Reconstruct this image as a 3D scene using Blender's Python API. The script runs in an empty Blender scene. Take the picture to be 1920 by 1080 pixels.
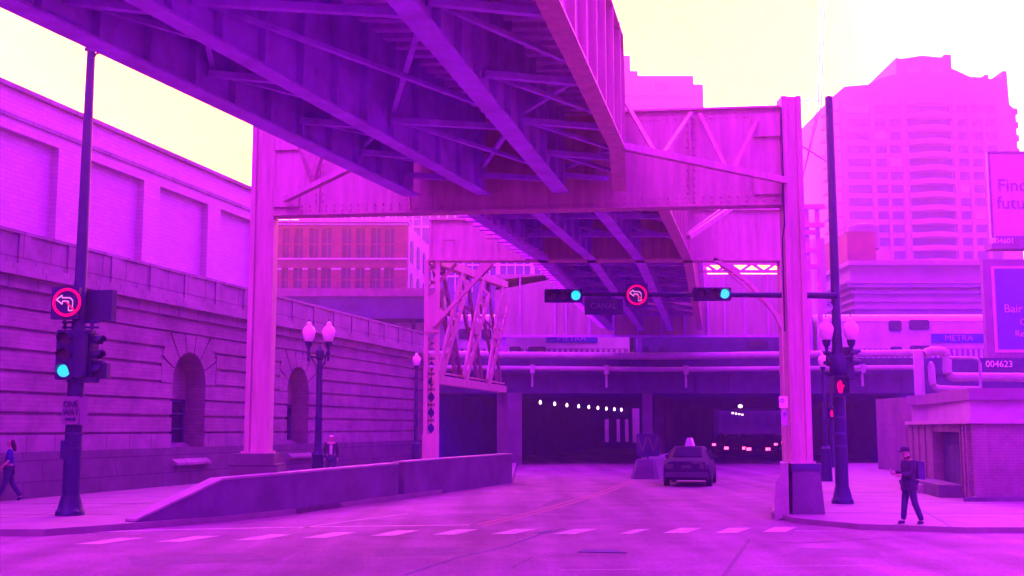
import bpy, math, random
from mathutils import Vector, Matrix
random.seed(7)
R = math.radians
sc = bpy.context.scene
col = sc.collection

# ------------------------------------------------------------------ camera
F = 2150.0
PITCH = math.atan(263 / F)
CH = 2.2
cam_d = bpy.data.cameras.new('camera')
cam_d.sensor_width = 36.0
cam_d.lens = 36.0 * F / 1920.0
cam_d.clip_start = 0.1
cam_d.clip_end = 3000
cam = bpy.data.objects.new('camera', cam_d)
cam.location = (0, 0, CH)
cam.rotation_euler = (math.pi / 2 + PITCH, 0, 0)
col.objects.link(cam)
sc.camera = cam

# ------------------------------------------------------------------ exposure
sc.view_settings.view_transform = 'Standard'
sc.view_settings.look = 'None'
sc.view_settings.gamma = 1.0
sc.view_settings.exposure = 0.0
sc.view_settings.use_curve_mapping = False
sc.cycles.max_bounces = 8
sc.cycles.diffuse_bounces = 4
sc.cycles.volume_bounces = 1
sc.cycles.use_denoising = True

# ------------------------------------------------------------------ world
SUN_EL, SUN_AZ = 50.0, 205.0
w = bpy.data.worlds.new('World')
sc.world = w
w.use_nodes = True
nt = w.node_tree
nt.nodes.clear()
out = nt.nodes.new('ShaderNodeOutputWorld')
bg = nt.nodes.new('ShaderNodeBackground')
bg.inputs['Strength'].default_value = 0.1
nt.links.new(bg.outputs[0], out.inputs[0])
sky = nt.nodes.new('ShaderNodeTexSky')
sky.sky_type = 'NISHITA'
sky.sun_disc = False
sky.sun_elevation = R(SUN_EL)
sky.sun_rotation = R(SUN_AZ)
tc = nt.nodes.new('ShaderNodeTexCoord')
sep = nt.nodes.new('ShaderNodeSeparateXYZ')
nt.links.new(tc.outputs['Generated'], sep.inputs[0])


def wmath(op, a, b=None, c=None, clamp=False):
    n = nt.nodes.new('ShaderNodeMath')
    n.operation = op
    n.use_clamp = clamp
    for i, v in enumerate((a, b, c)):
        if v is None:
            continue
        if isinstance(v, (int, float)):
            n.inputs[i].default_value = v
        else:
            nt.links.new(v, n.inputs[i])
    return n.outputs[0]


def wmix(fac, a, b, mode='MIX'):
    n = nt.nodes.new('ShaderNodeMix')
    n.data_type = 'RGBA'
    n.blend_type = mode
    if isinstance(fac, (int, float)):
        n.inputs[0].default_value = fac
    else:
        nt.links.new(fac, n.inputs[0])
    for i, v in ((6, a), (7, b)):
        if isinstance(v, tuple):
            n.inputs[i].default_value = (*v, 1)
        else:
            nt.links.new(v, n.inputs[i])
    return n.outputs[2]


# overcast false-colour daylight: magenta dome, glaring pale yellow break in the cloud low in the north
DOME = (38.0, 0.8, 70.0)
GLARE = (300.0, 44.0, 1.0)
GLARE2 = (150.0, 14.0, 20.0)
nz = nt.nodes.new('ShaderNodeTexNoise')
nz.inputs['Scale'].default_value = 3.0
nz.inputs['Detail'].default_value = 4.0
mp = nt.nodes.new('ShaderNodeMapping')
mp.inputs['Scale'].default_value = (1, 1, 3)
nt.links.new(tc.outputs['Generated'], mp.inputs[0])
nt.links.new(mp.outputs[0], nz.inputs['Vector'])
tinted = wmix(1.0, sky.outputs[0], (1.1, 0.03, 0.9), 'MULTIPLY')
cloud = wmix(nz.outputs[0], DOME, tuple(v * 0.8 for v in DOME))
base = wmix(1.0, tinted, cloud, 'ADD')
# sky dimmed behind the viewer, raised overhead and ahead, to shape the light
shade = wmath('MULTIPLY_ADD', sep.outputs[1], 0.45, 0.90)
shade = wmath('MAXIMUM', shade, 0.28)
shade = wmath('MULTIPLY', shade, wmath('MULTIPLY_ADD', sep.outputs[2], 0.6, 0.8))
vm = nt.nodes.new('ShaderNodeVectorMath')
vm.operation = 'SCALE'
nt.links.new(base, vm.inputs[0])
nt.links.new(shade, vm.inputs[3])
base = vm.outputs[0]
# direction of the break: y > .75, elevation 0..32 degrees
fy = wmath('SMOOTHSTEP' if False else 'MULTIPLY_ADD', sep.outputs[1], 4.0, -2.3, True)
fz = wmath('MULTIPLY_ADD', sep.outputs[2], -4.0, 3.2, True)
fac = wmath('MULTIPLY', fy, fz)
# pinker towards upper right
px_ = wmath('MULTIPLY_ADD', sep.outputs[0], 4.0, -1.0, True)
pz_ = wmath('MULTIPLY_ADD', sep.outputs[2], 6.0, -1.3, True)
pk = wmath('MULTIPLY', px_, pz_)
pk2 = wmath('MULTIPLY', pk, wmath('MULTIPLY_ADD', nz.outputs[0], 2.0, 0.0, True), None, True)
glare = wmix(pk2, GLARE, GLARE2)
final = wmix(fac, base, glare)
nt.links.new(final, bg.inputs['Color'])

# ------------------------------------------------------------------ sun (veiled by cloud)
sd = bpy.data.lights.new('sun', 'SUN')
sd.energy = 2.2
sd.angle = R(25)
sd.color = (0.95, 0.05, 0.9)
so = bpy.data.objects.new('sun', sd)
d = Vector((math.sin(R(SUN_AZ)) * math.cos(R(SUN_EL)), math.cos(R(SUN_AZ)) * math.cos(R(SUN_EL)), math.sin(R(SUN_EL))))
so.rotation_euler = d.to_track_quat('Z', 'Y').to_euler()
so.location = (0, -20, 40)
col.objects.link(so)

HAZE_DENS = 0.0028
HAZE_COL = (0.28, 0.15, 0.97)
HAZE_G = 0.845


# ================================================================== helpers
def ray(px, py):
    u = (px - 960) / F
    v = (540 - py) / F
    c, s = math.cos(PITCH), math.sin(PITCH)
    return Vector((u, c - v * s, s + v * c))


def at(px, py, Y):
    r = ray(px, py)
    k = Y / r.y
    return Vector((r.x * k, Y, CH + r.z * k))


def atz(px, py, z):
    r = ray(px, py)
    k = (z - CH) / r.z
    return Vector((r.x * k, r.y * k, z))


ORG = {}


def link(o, parent=None):
    col.objects.link(o)
    if parent is not None:
        o.parent = parent
    return o


def tag(o, label=None, cat=None, group=None, kind=None):
    if label:
        o['label'] = label
    if cat:
        o['category'] = cat
    if group:
        o['group'] = group
    if kind:
        o['kind'] = kind
    return o


def thing(name, label, cat, loc=(0, 0, 0), group=None, rotz=0):
    o = bpy.data.objects.new(name, None)
    o.empty_display_size = 0.3
    link(o)
    o.location = loc
    o.rotation_euler = (0, 0, rotz)
    tag(o, label, cat, group)
    ORG[o.name] = Vector((0, 0, 0)) if rotz or loc == (0, 0, 0) else Vector(loc)
    return o


def org_of(p):
    while p is not None:
        if p.name in ORG:
            return ORG[p.name]
        p = p.parent
    return Vector((0, 0, 0))


class MB:
    def __init__(s):
        s.v = []
        s.f = []

    def add(s, vs, fs):
        b = len(s.v)
        s.v += [tuple(v) for v in vs]
        s.f += [tuple(i + b for i in f) for f in fs]
        return s

    def box(s, x0, x1, y0, y1, z0, z1):
        vs = [(x0, y0, z0), (x1, y0, z0), (x1, y1, z0), (x0, y1, z0), (x0, y0, z1), (x1, y0, z1), (x1, y1, z1), (x0, y1, z1)]
        return s.add(vs, [(0, 3, 2, 1), (4, 5, 6, 7), (0, 1, 5, 4), (1, 2, 6, 5), (2, 3, 7, 6), (3, 0, 4, 7)])

    def obox(s, o, ux, uy, a0, a1, b0, b1, z0, z1):
        """box in the frame (ux, uy, z) at origin o"""
        o = Vector(o)
        ux = Vector((ux[0], ux[1], 0))
        uy = Vector((uy[0], uy[1], 0))
        vs = []
        for z in (z0, z1):
            for a, b in ((a0, b0), (a1, b0), (a1, b1), (a0, b1)):
                q = o + ux * a + uy * b
                vs.append((q.x, q.y, o.z + z))
        return s.add(vs, [(0, 3, 2, 1), (4, 5, 6, 7), (0, 1, 5, 4), (1, 2, 6, 5), (2, 3, 7, 6), (3, 0, 4, 7)])

    def bar(s, p0, p1, wd, ht, up=(0, 0, 1)):
        """rectangular bar from p0 to p1, width wd across, height ht along 'up'"""
        p0 = Vector(p0)
        p1 = Vector(p1)
        d = (p1 - p0)
        if d.length < 1e-6:
            return s
        d.normalize()
        up = Vector(up)
        if abs(d.dot(up)) > 0.98:
            up = Vector((0, 1, 0))
        sx = d.cross(up).normalized()
        uz = sx.cross(d).normalized()
        vs = []
        for p in (p0, p1):
            for a, b in ((-1, -1), (1, -1), (1, 1), (-1, 1)):
                vs.append(p + sx * (a * wd / 2) + uz * (b * ht / 2))
        return s.add(vs, [(0, 1, 2, 3), (7, 6, 5, 4), (0, 4, 5, 1), (1, 5, 6, 2), (2, 6, 7, 3), (3, 7, 4, 0)])

    def tube(s, pts, r, n=10, caps=True):
        pts = [Vector(p) for p in pts]
        rs = r if isinstance(r, (list, tuple)) else [r] * len(pts)
        rings = []
        for i, p in enumerate(pts):
            if i == 0:
                d = pts[1] - pts[0]
            elif i == len(pts) - 1:
                d = pts[-1] - pts[-2]
            else:
                d = (pts[i + 1] - p).normalized() + (p - pts[i - 1]).normalized()
            d.normalize()
            up = Vector((0, 0, 1)) if abs(d.z) < 0.9 else Vector((0, 1, 0))
            sx = d.cross(up).normalized()
            uz = sx.cross(d).normalized()
            rings.append([p + (sx * math.cos(2 * math.pi * k / n) + uz * math.sin(2 * math.pi * k / n)) * rs[i] for k in range(n)])
        vs = [v for rg in rings for v in rg]
        fs = []
        for i in range(len(pts) - 1):
            for k in range(n):
                a = i * n + k
                b = i * n + (k + 1) % n
                fs.append((a, b, b + n, a + n))
        if caps:
            fs.append(tuple(range(n))[::-1])
            fs.append(tuple(range((len(pts) - 1) * n, len(pts) * n)))
        return s.add(vs, fs)

    def lathe(s, prof, loc=(0, 0, 0), n=16):
        """prof = [(r, z), ...] around the z axis"""
        x, y, z = loc
        vs = []
        for r_, h in prof:
            for k in range(n):
                a = 2 * math.pi * k / n
                vs.append((x + r_ * math.cos(a), y + r_ * math.sin(a), z + h))
        fs = []
        for i in range(len(prof) - 1):
            for k in range(n):
                a = i * n + k
                b = i * n + (k + 1) % n
                fs.append((a, b, b + n, a + n))
        fs.append(tuple(range(n))[::-1])
        fs.append(tuple(range((len(prof) - 1) * n, len(prof) * n)))
        return s.add(vs, fs)

    def prism(s, pts, d):
        """polygon pts (3D) extruded by vector d"""
        n = len(pts)
        pts = [Vector(p) for p in pts]
        d = Vector(d)
        vs = pts + [p + d for p in pts]
        fs = [tuple(range(n))[::-1], tuple(range(n, 2 * n))]
        for k in range(n):
            fs.append((k, (k + 1) % n, (k + 1) % n + n, k + n))
        return s.add(vs, fs)

    def pbox(s, px0, py0, px1, py1, Y, dep):
        """box whose front face at depth Y spans these photo positions"""
        m = (py0 + py1) / 2
        x0 = at(px0, m, Y).x
        x1 = at(px1, m, Y).x
        return s.box(x0, x1, Y, Y + dep, at(0, py1, Y).z, at(0, py0, Y).z)

    def quad(s, a, b, c, d_):
        return s.add([a, b, c, d_], [(0, 1, 2, 3)])

    def build(s, name, m, parent=None, smooth=False, label=None):
        me = bpy.data.meshes.new(name)
        o3 = org_of(parent)
        me.from_pydata([(v[0] - o3.x, v[1] - o3.y, v[2] - o3.z) for v in s.v], [], s.f)
        me.materials.append(m)
        me.update()
        import bmesh as _bm
        b = _bm.new()
        b.from_mesh(me)
        _bm.ops.recalc_face_normals(b, faces=b.faces)
        b.to_mesh(me)
        b.free()
        if smooth:
            for p in me.polygons:
                p.use_smooth = True
            try:
                me.set_sharp_from_angle(angle=R(40))
            except Exception:
                pass
        o = bpy.data.objects.new(name, me)
        link(o, parent)
        if label:
            o['label'] = label
        return o


def kids(o):
    return [c for c in col.objects if c.parent is o]


def copy_tree(o, parent=None):
    c = o.copy()
    col.objects.link(c)
    c.parent = parent
    for ch in kids(o):
        copy_tree(ch, c)
    return c


def text_obj(body, name, m, parent, loc, size, rot=(math.pi / 2, 0, 0), align='LEFT', depth=0.01, label=None, sx=1.0):
    cu = bpy.data.curves.new('t', 'FONT')
    cu.body = body
    cu.size = size
    cu.extrude = depth
    cu.align_x = align
    cu.align_y = 'CENTER'
    cu.resolution_u = 3
    to = bpy.data.objects.new('t', cu)
    col.objects.link(to)
    dg = bpy.context.evaluated_depsgraph_get()
    me = bpy.data.meshes.new_from_object(to.evaluated_get(dg))
    col.objects.unlink(to)
    bpy.data.objects.remove(to)
    bpy.data.curves.remove(cu)
    me.name = name
    me.materials.clear()
    me.materials.append(m)
    M = Matrix.Translation(Vector(loc) - org_of(parent)) @ Matrix.Rotation(rot[2], 4, 'Z') @ Matrix.Rotation(rot[0], 4, 'X') @ Matrix.Diagonal((sx, 1, 1, 1))
    me.transform(M)
    o = bpy.data.objects.new(name, me)
    link(o, parent)
    if label:
        o['label'] = label
    return o


# ------------------------------------------------------------------ materials
def mat(name, c, rough=0.8, var=0.25, scale=2.0, bump=0.0, metal=0.0, c2=None, streak=False, emit=None, estr=0.0, spec=0.4, fine=True):
    m = bpy.data.materials.new(name)
    m.use_nodes = True
    t = m.node_tree
    b = t.nodes['Principled BSDF']
    b.inputs['Roughness'].default_value = rough
    b.inputs['Metallic'].default_value = metal
    b.inputs['Specular IOR Level'].default_value = spec
    tcn = t.nodes.new('ShaderNodeTexCoord')
    n1 = t.nodes.new('ShaderNodeTexNoise')
    n1.inputs['Scale'].default_value = scale
    n1.inputs['Detail'].default_value = 8
    n1.inputs['Roughness'].default_value = 0.65
    geo = t.nodes.new('ShaderNodeNewGeometry')
    mpn = t.nodes.new('ShaderNodeMapping')
    if streak:
        mpn.inputs['Scale'].default_value = (3, 3, 0.35)
    t.links.new(geo.outputs['Position'], mpn.inputs[0])
    t.links.new(mpn.outputs[0], n1.inputs['Vector'])
    rp = t.nodes.new('ShaderNodeValToRGB')
    lo = tuple(x * (1 - var) for x in c)
    hi = c2 if c2 else tuple(min(1, x * (1 + var)) for x in c)
    rp.color_ramp.elements[0].position = 0.3
    rp.color_ramp.elements[1].position = 0.7
    rp.color_ramp.elements[0].color = (*lo, 1)
    rp.color_ramp.elements[1].color = (*hi, 1)
    t.links.new(n1.outputs[0], rp.inputs[0])
    t.links.new(rp.outputs[0], b.inputs['Base Color'])
    if bump:
        n2 = t.nodes.new('ShaderNodeTexNoise')
        n2.inputs['Scale'].default_value = 25
        n2.inputs['Detail'].default_value = 5
        t.links.new(geo.outputs['Position'], n2.inputs['Vector'])
        bp = t.nodes.new('ShaderNodeBump')
        bp.inputs['Strength'].default_value = bump
        bp.inputs['Distance'].default_value = 0.05
        t.links.new(n2.outputs[0], bp.inputs['Height'])
        t.links.new(bp.outputs[0], b.inputs['Normal'])
    if emit:
        b.inputs['Emission Color'].default_value = (*emit, 1)
        b.inputs['Emission Strength'].default_value = estr
    return m


def brickmat(name, c1, c2, mortar, scale=1.0, bw=0.22, bh=0.075, rot=0.0, rough=0.85, ms=0.012, var=0.3):
    """coursed masonry on vertical faces: (distance along the wall, height) from object position"""
    m = bpy.data.materials.new(name)
    m.use_nodes = True
    t = m.node_tree
    b = t.nodes['Principled BSDF']
    b.inputs['Roughness'].default_value = rough
    geo = t.nodes.new('ShaderNodeNewGeometry')
    mpn = t.nodes.new('ShaderNodeMapping')
    mpn.inputs['Rotation'].default_value = (0, 0, rot)
    t.links.new(geo.outputs['Position'], mpn.inputs[0])
    sp = t.nodes.new('ShaderNodeSeparateXYZ')
    t.links.new(mpn.outputs[0], sp.inputs[0])
    cb = t.nodes.new('ShaderNodeCombineXYZ')
    t.links.new(sp.outputs[0], cb.inputs[0])
    t.links.new(sp.outputs[2], cb.inputs[1])
    br = t.nodes.new('ShaderNodeTexBrick')
    br.inputs['Scale'].default_value = scale
    br.inputs['Brick Width'].default_value = bw
    br.inputs['Row Height'].default_value = bh
    br.inputs['Mortar Size'].default_value = ms
    br.inputs['Color1'].default_value = (*c1, 1)
    br.inputs['Color2'].default_value = (*c2, 1)
    br.inputs['Mortar'].default_value = (*mortar, 1)
    t.links.new(cb.outputs[0], br.inputs['Vector'])
    n1 = t.nodes.new('ShaderNodeTexNoise')
    n1.inputs['Scale'].default_value = 0.7
    n1.inputs['Detail'].default_value = 7
    n1.inputs['Roughness'].default_value = 0.7
    t.links.new(geo.outputs['Position'], n1.inputs['Vector'])
    mx = t.nodes.new('ShaderNodeMix')
    mx.data_type = 'RGBA'
    mx.blend_type = 'MULTIPLY'
    mx.inputs[0].default_value = 1.0
    rp = t.nodes.new('ShaderNodeValToRGB')
    rp.color_ramp.elements[0].position = 0.3
    rp.color_ramp.elements[0].color = (1 - var * 1.6, 1 - var * 1.6, 1 - var * 1.6, 1)
    rp.color_ramp.elements[1].position = 0.65
    rp.color_ramp.elements[1].color = (1, 1, 1, 1)
    t.links.new(n1.outputs[0], rp.inputs[0])
    t.links.new(br.outputs[0], mx.inputs[6])
    t.links.new(rp.outputs[0], mx.inputs[7])
    t.links.new(mx.outputs[2], b.inputs['Base Color'])
    bp = t.nodes.new('ShaderNodeBump')
    bp.inputs['Strength'].default_value = 0.3
    bp.inputs['Distance'].default_value = 0.02
    t.links.new(br.outputs[1], bp.inputs['Height'])
    bp.invert = True
    t.links.new(bp.outputs[0], b.inputs['Normal'])
    return m


M = {}
M['asphalt'] = mat('asphalt', (0.215, 0.16, 0.19), 0.9, 0.25, 0.6, 0.5, spec=0.15)
M['walk'] = mat('sidewalk_concrete', (0.22, 0.21, 0.19), 0.9, 0.2, 0.9, 0.4)
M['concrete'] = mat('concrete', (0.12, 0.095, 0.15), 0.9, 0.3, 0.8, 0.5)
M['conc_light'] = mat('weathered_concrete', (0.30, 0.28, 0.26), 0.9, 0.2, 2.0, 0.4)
M['paint'] = mat('road_paint', (0.36, 0.35, 0.33), 0.8, 0.4, 5.0)
M['yellow'] = mat('yellow_road_paint', (0.28, 0.15, 0.14), 0.8, 0.4, 6.0)
M['stone'] = brickmat('limestone', (0.29, 0.24, 0.24), (0.25, 0.205, 0.21), (0.20, 0.16, 0.17), 1, 1.1, 0.13, R(-75.8), ms=0.008)
M['stone_plain'] = brickmat('limestone_blocks', (0.30, 0.25, 0.26), (0.25, 0.21, 0.23), (0.17, 0.14, 0.15), 1, 1.35, 1.2, R(-75.8), ms=0.03)
M['plinth'] = brickmat('granite_plinth', (0.135, 0.12, 0.14), (0.12, 0.105, 0.125), (0.07, 0.06, 0.08), 1, 1.9, 0.62, R(-75.8), ms=0.02)
M['bigbrick'] = brickmat('buff_brick', (0.52, 0.44, 0.44), (0.47, 0.39, 0.40), (0.40, 0.34, 0.36), 1, 0.4, 0.14, R(-75.8), ms=0.012, var=0.06)
M['groove'] = mat('dark_joint', (0.10, 0.08, 0.10), 0.9, 0.2)  # dark colour of paving joints and road cracks
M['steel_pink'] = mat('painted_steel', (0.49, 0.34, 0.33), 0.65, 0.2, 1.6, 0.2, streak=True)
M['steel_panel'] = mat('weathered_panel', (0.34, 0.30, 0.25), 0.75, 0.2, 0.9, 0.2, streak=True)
M['steel_under'] = mat('bounce_tinted_steel', (0.48, 0.19, 0.74), 0.85, 0.25, 1.4, 0.3)  # violet raised in the colour to replace light missing under the bridge
M['leg_dim'] = mat('dull_mauve_steel', (0.18, 0.09, 0.15), 0.85, 0.3, 1.4)  # duller mauve steel: alternate truss legs, engine roof, canopy edge
M['steel_brace'] = mat('bounce_tinted_bracing', (0.44, 0.17, 0.70), 0.9, 0.3, 1.4)  # bracing brightened in its colour to go with the lifted underside
M['steel_dark'] = mat('old_black_steel', (0.045, 0.035, 0.12), 0.8, 0.4, 1.5, 0.2)
M['black'] = mat('black_paint', (0.012, 0.008, 0.07), 0.55, 0.3, 3.0)
M['timber'] = mat('bounce_tinted_timber', (0.70, 0.27, 0.92), 0.9, 0.2, 3.0, 0.3)  # bright violet in the colour makes up for weak light below the deck
M['dark_inside'] = mat('light_tinted_concrete', (0.06, 0.02, 0.40), 0.95, 0.4, 0.8)  # blue in the colour stands in for light lacking inside the underpass
M['train'] = mat('brushed_steel', (0.50, 0.44, 0.48), 0.5, 0.2, 0.8)
M['train_roof'] = mat('pale_roof_steel', (0.72, 0.68, 0.72), 0.4, 0.1, 1.0)
M['glass'] = mat('dark_glass', (0.03, 0.03, 0.06), 0.12, 0.3, 1.0, spec=0.5)
M['blueband'] = mat('blue_enamel', (0.03, 0.05, 0.32), 0.4, 0.2, 1.0)
M['white'] = mat('white_paint', (0.78, 0.76, 0.76), 0.5, 0.08, 2.0)
M['pipe'] = mat('lagged_pipe', (0.36, 0.32, 0.36), 0.5, 0.2, 1.5, streak=False)
M['redbrick'] = brickmat('red_brick', (0.25, 0.02, 0.05), (0.19, 0.015, 0.04), (0.2, 0.1, 0.1), 1, 0.6, 0.2, 0, ms=0.02)
M['ds_wall'] = mat('dark_facade', (0.035, 0.025, 0.09), 0.9, 0.5, 0.5)
M['redbrick_pl'] = mat('red_terracotta', (0.22, 0.04, 0.08), 0.8, 0.3, 0.6)
M['pinkstone'] = mat('pale_stone', (0.45, 0.35, 0.38), 0.85, 0.15, 0.8)
M['tower'] = mat('tower_concrete', (0.50, 0.34, 0.40), 0.85, 0.12, 0.1)
M['tower_win'] = mat('tower_glazing', (0.12, 0.06, 0.20), 0.5, 0.4, 0.25)
M['loft_win'] = mat('loft_glazing', (0.02, 0.01, 0.08), 0.5, 0.5, 0.6)
M['tower_bright'] = mat('reflective_glazing', (0.75, 0.7, 0.72), 0.2, 0.1, 0.3)
M['classic'] = mat('classic_stone', (0.36, 0.26, 0.32), 0.85, 0.15, 0.5)
M['booth'] = brickmat('old_kiosk_brick', (0.27, 0.21, 0.23), (0.25, 0.19, 0.215), (0.21, 0.16, 0.19), 1, 0.24, 0.085, 0, ms=0.010, var=0.3)
M['shed'] = mat('pale_cladding', (0.42, 0.34, 0.38), 0.8, 0.12, 1.2)
M['lampglass'] = mat('acorn_glass', (0.85, 0.72, 0.72), 0.35, 0.05, 4.0)
M['green_on'] = mat('lit_green_lens', (0.05, 0.4, 0.4), 0.4, 0.0, emit=(0.0, 0.62, 1.0), estr=1.5)
M['red_on'] = mat('lit_red_led', (0.4, 0.0, 0.05), 0.4, 0.0, emit=(1.0, 0.0, 0.09), estr=1.3)
M['pink_on'] = mat('lit_white_led', (0.4, 0.2, 0.3), 0.4, 0.0, emit=(1.0, 0.30, 0.75), estr=1.0)
M['warm_on'] = mat('lit_tunnel_lamp', (0.8, 0.6, 0.5), 0.4, 0.0, emit=(1.0, 0.52, 0.55), estr=9.0)
M['tail_on'] = mat('lit_tail_lamp', (0.5, 0.02, 0.1), 0.4, 0.0, emit=(1.0, 0.05, 0.18), estr=10.0)
M['lens_off'] = mat('unlit_lens', (0.05, 0.03, 0.05), 0.3, 0.1)
M['red_paint'] = mat('red_signal_paint', (0.6, 0.03, 0.05), 0.5, 0.1)
M['sign_white'] = mat('faded_sign_white', (0.17, 0.13, 0.17), 0.6, 0.12, 3)
M['sign_green'] = mat('sign_sheet', (0.03, 0.03, 0.09), 0.5, 0.2)
M['sign_text'] = mat('sign_lettering', (0.16, 0.12, 0.22), 0.6, 0.1)
M['poster_pink'] = mat('pale_poster', (0.52, 0.36, 0.42), 0.6, 0.06, 0.6)
M['poster_text'] = mat('poster_lettering', (0.26, 0.07, 0.26), 0.6, 0.1)
M['poster_blue'] = mat('blue_poster', (0.10, 0.07, 0.42), 0.6, 0.1, 0.8)
M['board'] = mat('board_frame', (0.22, 0.13, 0.22), 0.8, 0.2, 1.0)
M['skin'] = mat('skin', (0.40, 0.22, 0.22), 0.6, 0.08)
M['jacket'] = mat('dark_cloth', (0.03, 0.02, 0.06), 0.9, 0.3, 8)
M['denim'] = mat('denim', (0.03, 0.03, 0.10), 0.9, 0.3, 8)
M['bluecloth'] = mat('blue_cloth', (0.03, 0.03, 0.22), 0.9, 0.3, 8)
M['shirt'] = mat('pale_shirt', (0.45, 0.40, 0.45), 0.9, 0.15, 8)
M['hair'] = mat('dark_hair', (0.025, 0.015, 0.02), 0.7, 0.3, 12)
M['greyhair'] = mat('white_hair', (0.6, 0.5, 0.55), 0.7, 0.2, 12)
M['tyre'] = mat('tyre_rubber', (0.02, 0.02, 0.025), 0.9, 0.2, 5)
M['carpaint'] = mat('car_paint', (0.03, 0.010, 0.06), 0.75, 0.1, 1.0, spec=0.1)
M['cartrim'] = mat('car_trim', (0.07, 0.04, 0.10), 0.5, 0.1, 1.0)

am = M['asphalt'].node_tree
_b = am.nodes['Principled BSDF']
_src = _b.inputs['Base Color'].links[0].from_socket
_g = am.nodes.new('ShaderNodeNewGeometry')
_m = am.nodes.new('ShaderNodeMapping')
_m.inputs['Rotation'].default_value = (0, 0, R(16))
_m.inputs['Scale'].default_value = (0.9, 0.07, 1)
am.links.new(_g.outputs['Position'], _m.inputs[0])
_n = am.nodes.new('ShaderNodeTexNoise')
_n.inputs['Scale'].default_value = 1.0
_n.inputs['Detail'].default_value = 6
am.links.new(_m.outputs[0], _n.inputs['Vector'])
_n2 = am.nodes.new('ShaderNodeTexNoise')
_n2.inputs['Scale'].default_value = 14.0
_n2.inputs['Detail'].default_value = 3
am.links.new(_g.outputs['Position'], _n2.inputs['Vector'])
_r = am.nodes.new('ShaderNodeMapRange')
_r.inputs[1].default_value = 0.35
_r.inputs[2].default_value = 0.65
_r.inputs[3].default_value = 0.72
_r.inputs[4].default_value = 1.12
am.links.new(_n.outputs[0], _r.inputs[0])
_r2 = am.nodes.new('ShaderNodeMapRange')
_r2.inputs[1].default_value = 0.3
_r2.inputs[2].default_value = 0.7
_r2.inputs[3].default_value = 0.82
_r2.inputs[4].default_value = 1.18
am.links.new(_n2.outputs[0], _r2.inputs[0])
_mm = am.nodes.new('ShaderNodeMath')
_mm.operation = 'MULTIPLY'
am.links.new(_r.outputs[0], _mm.inputs[0])
am.links.new(_r2.outputs[0], _mm.inputs[1])
_vs = am.nodes.new('ShaderNodeVectorMath')
_vs.operation = 'SCALE'
am.links.new(_src, _vs.inputs[0])
am.links.new(_mm.outputs[0], _vs.inputs[3])
am.links.new(_vs.outputs[0], _b.inputs['Base Color'])
V3 = Vector
exec_sections = []

# ================================================================== GROUND
def sheet(name, pts, z, m):
    mb = MB()
    mb.add([(x, y, z) for x, y in pts], [tuple(range(len(pts)))])
    o = mb.build(name, m)
    return tag(o, kind='structure')


g = MB()
g.add([(-400, -100, 0), (400, -100, 0), (400, 900, 0), (-400, 900, 0)], [(0, 1, 2, 3)])
tag(g.build('ground', M['asphalt']), kind='structure')

CURBL = [(-9.6, 24.0), (-7.9, 26.0), (-6.7, 27.7), (-5.6, 30.2), (-4.8, 32.6), (-2.4, 39.6), (0.0, 47.3), (0.3, 70)]
mb = MB()
pts = [(-80, 24.0)] + CURBL + [(-80, 70)]
mb.prism([(x, y, -0.1) for x, y in pts], (0, 0, 0.24))
tag(mb.build('pavement', M['walk']), kind='structure')
CURBR = [(90, 24.5), (9.6, 24.7), (7.6, 25.6), (6.6, 27.3), (6.5, 29.2), (17.0, 70), (90, 70)]
mb = MB()
mb.prism([(x, y, -0.1) for x, y in CURBR], (0, 0, 0.22))
tag(mb.build('pavement', M['walk']), kind='structure')
# slab joints of the right pavement
mb = MB()
for a, b in (((9.4, 25), (11.2, 33)), ((13.2, 25), (16.2, 40)), ((7.2, 29.0), (22, 27.6)), ((8.0, 33), (24, 31.6)), ((9.0, 38), (22, 36.8))):
    mb.bar((*a, 0.121), (*b, 0.121), 0.03, 0.006)
tag(mb.build('pavement_joint', M['groove']), kind='structure')
mb = MB()
for a, b in (((-30, 28.4), (-9.6, 28.0)), ((-30, 32.6), (-8, 32.0)), ((-12.6, 24.5), (-10.0, 33))):
    mb.bar((*a, 0.141), (*b, 0.141), 0.03, 0.006)
tag(mb.build('pavement_joint', M['groove']), kind='structure')


def ground_line(name, pix, wd, m, z=0.005):
    mb = MB()
    P = [atz(a, b, z) for a, b in pix]
    for i in range(len(P) - 1):
        d_ = (P[i + 1] - P[i]).normalized()
        n_ = Vector((-d_.y, d_.x, 0)) * wd / 2
        mb.add([P[i] + n_, P[i + 1] + n_, P[i + 1] - n_, P[i] - n_], [(0, 1, 2, 3)])
    return tag(mb.build(name, m), kind='structure')


ground_line('road_marking', [(150, 998), (330, 993), (560, 988), (880, 984)], 0.22, M['paint'])
ground_line('road_marking', [(560, 990), (660, 976), (765, 963)], 0.10, M['paint'])
ground_line('road_marking', [(838, 960), (1120, 967)], 0.06, M['paint'])
ground_line('road_marking', [(893, 984), (1000, 959), (1120, 925), (1186, 900)], 0.10, M['yellow'])
ground_line('road_marking', [(906, 986), (1012, 961), (1128, 927), (1192, 902)], 0.10, M['yellow'])
ground_line('road_marking', [(1490, 995), (1580, 996)], 0.10, M['paint'])
ground_line('road_marking', [(1050, 1069), (1200, 1067)], 0.05, M['paint'])
ground_line('road_marking', [(1415, 1062), (1640, 1060)], 0.05, M['paint'])
ground_line('road_crack', [(760, 1078), (860, 1045), (950, 1025), (1010, 1003), (1060, 990)], 0.06, M['steel_dark'])
ground_line('road_crack', [(1355, 1082), (1385, 1040), (1405, 1012)], 0.07, M['groove'])
ground_line('road_crack', [(1300, 1007), (1500, 1018), (1600, 1012), (1800, 1000)], 0.05, M['groove'])
ground_line('road_crack', [(960, 1064), (1000, 1045), (1080, 1040)], 0.04, M['groove'])
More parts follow.
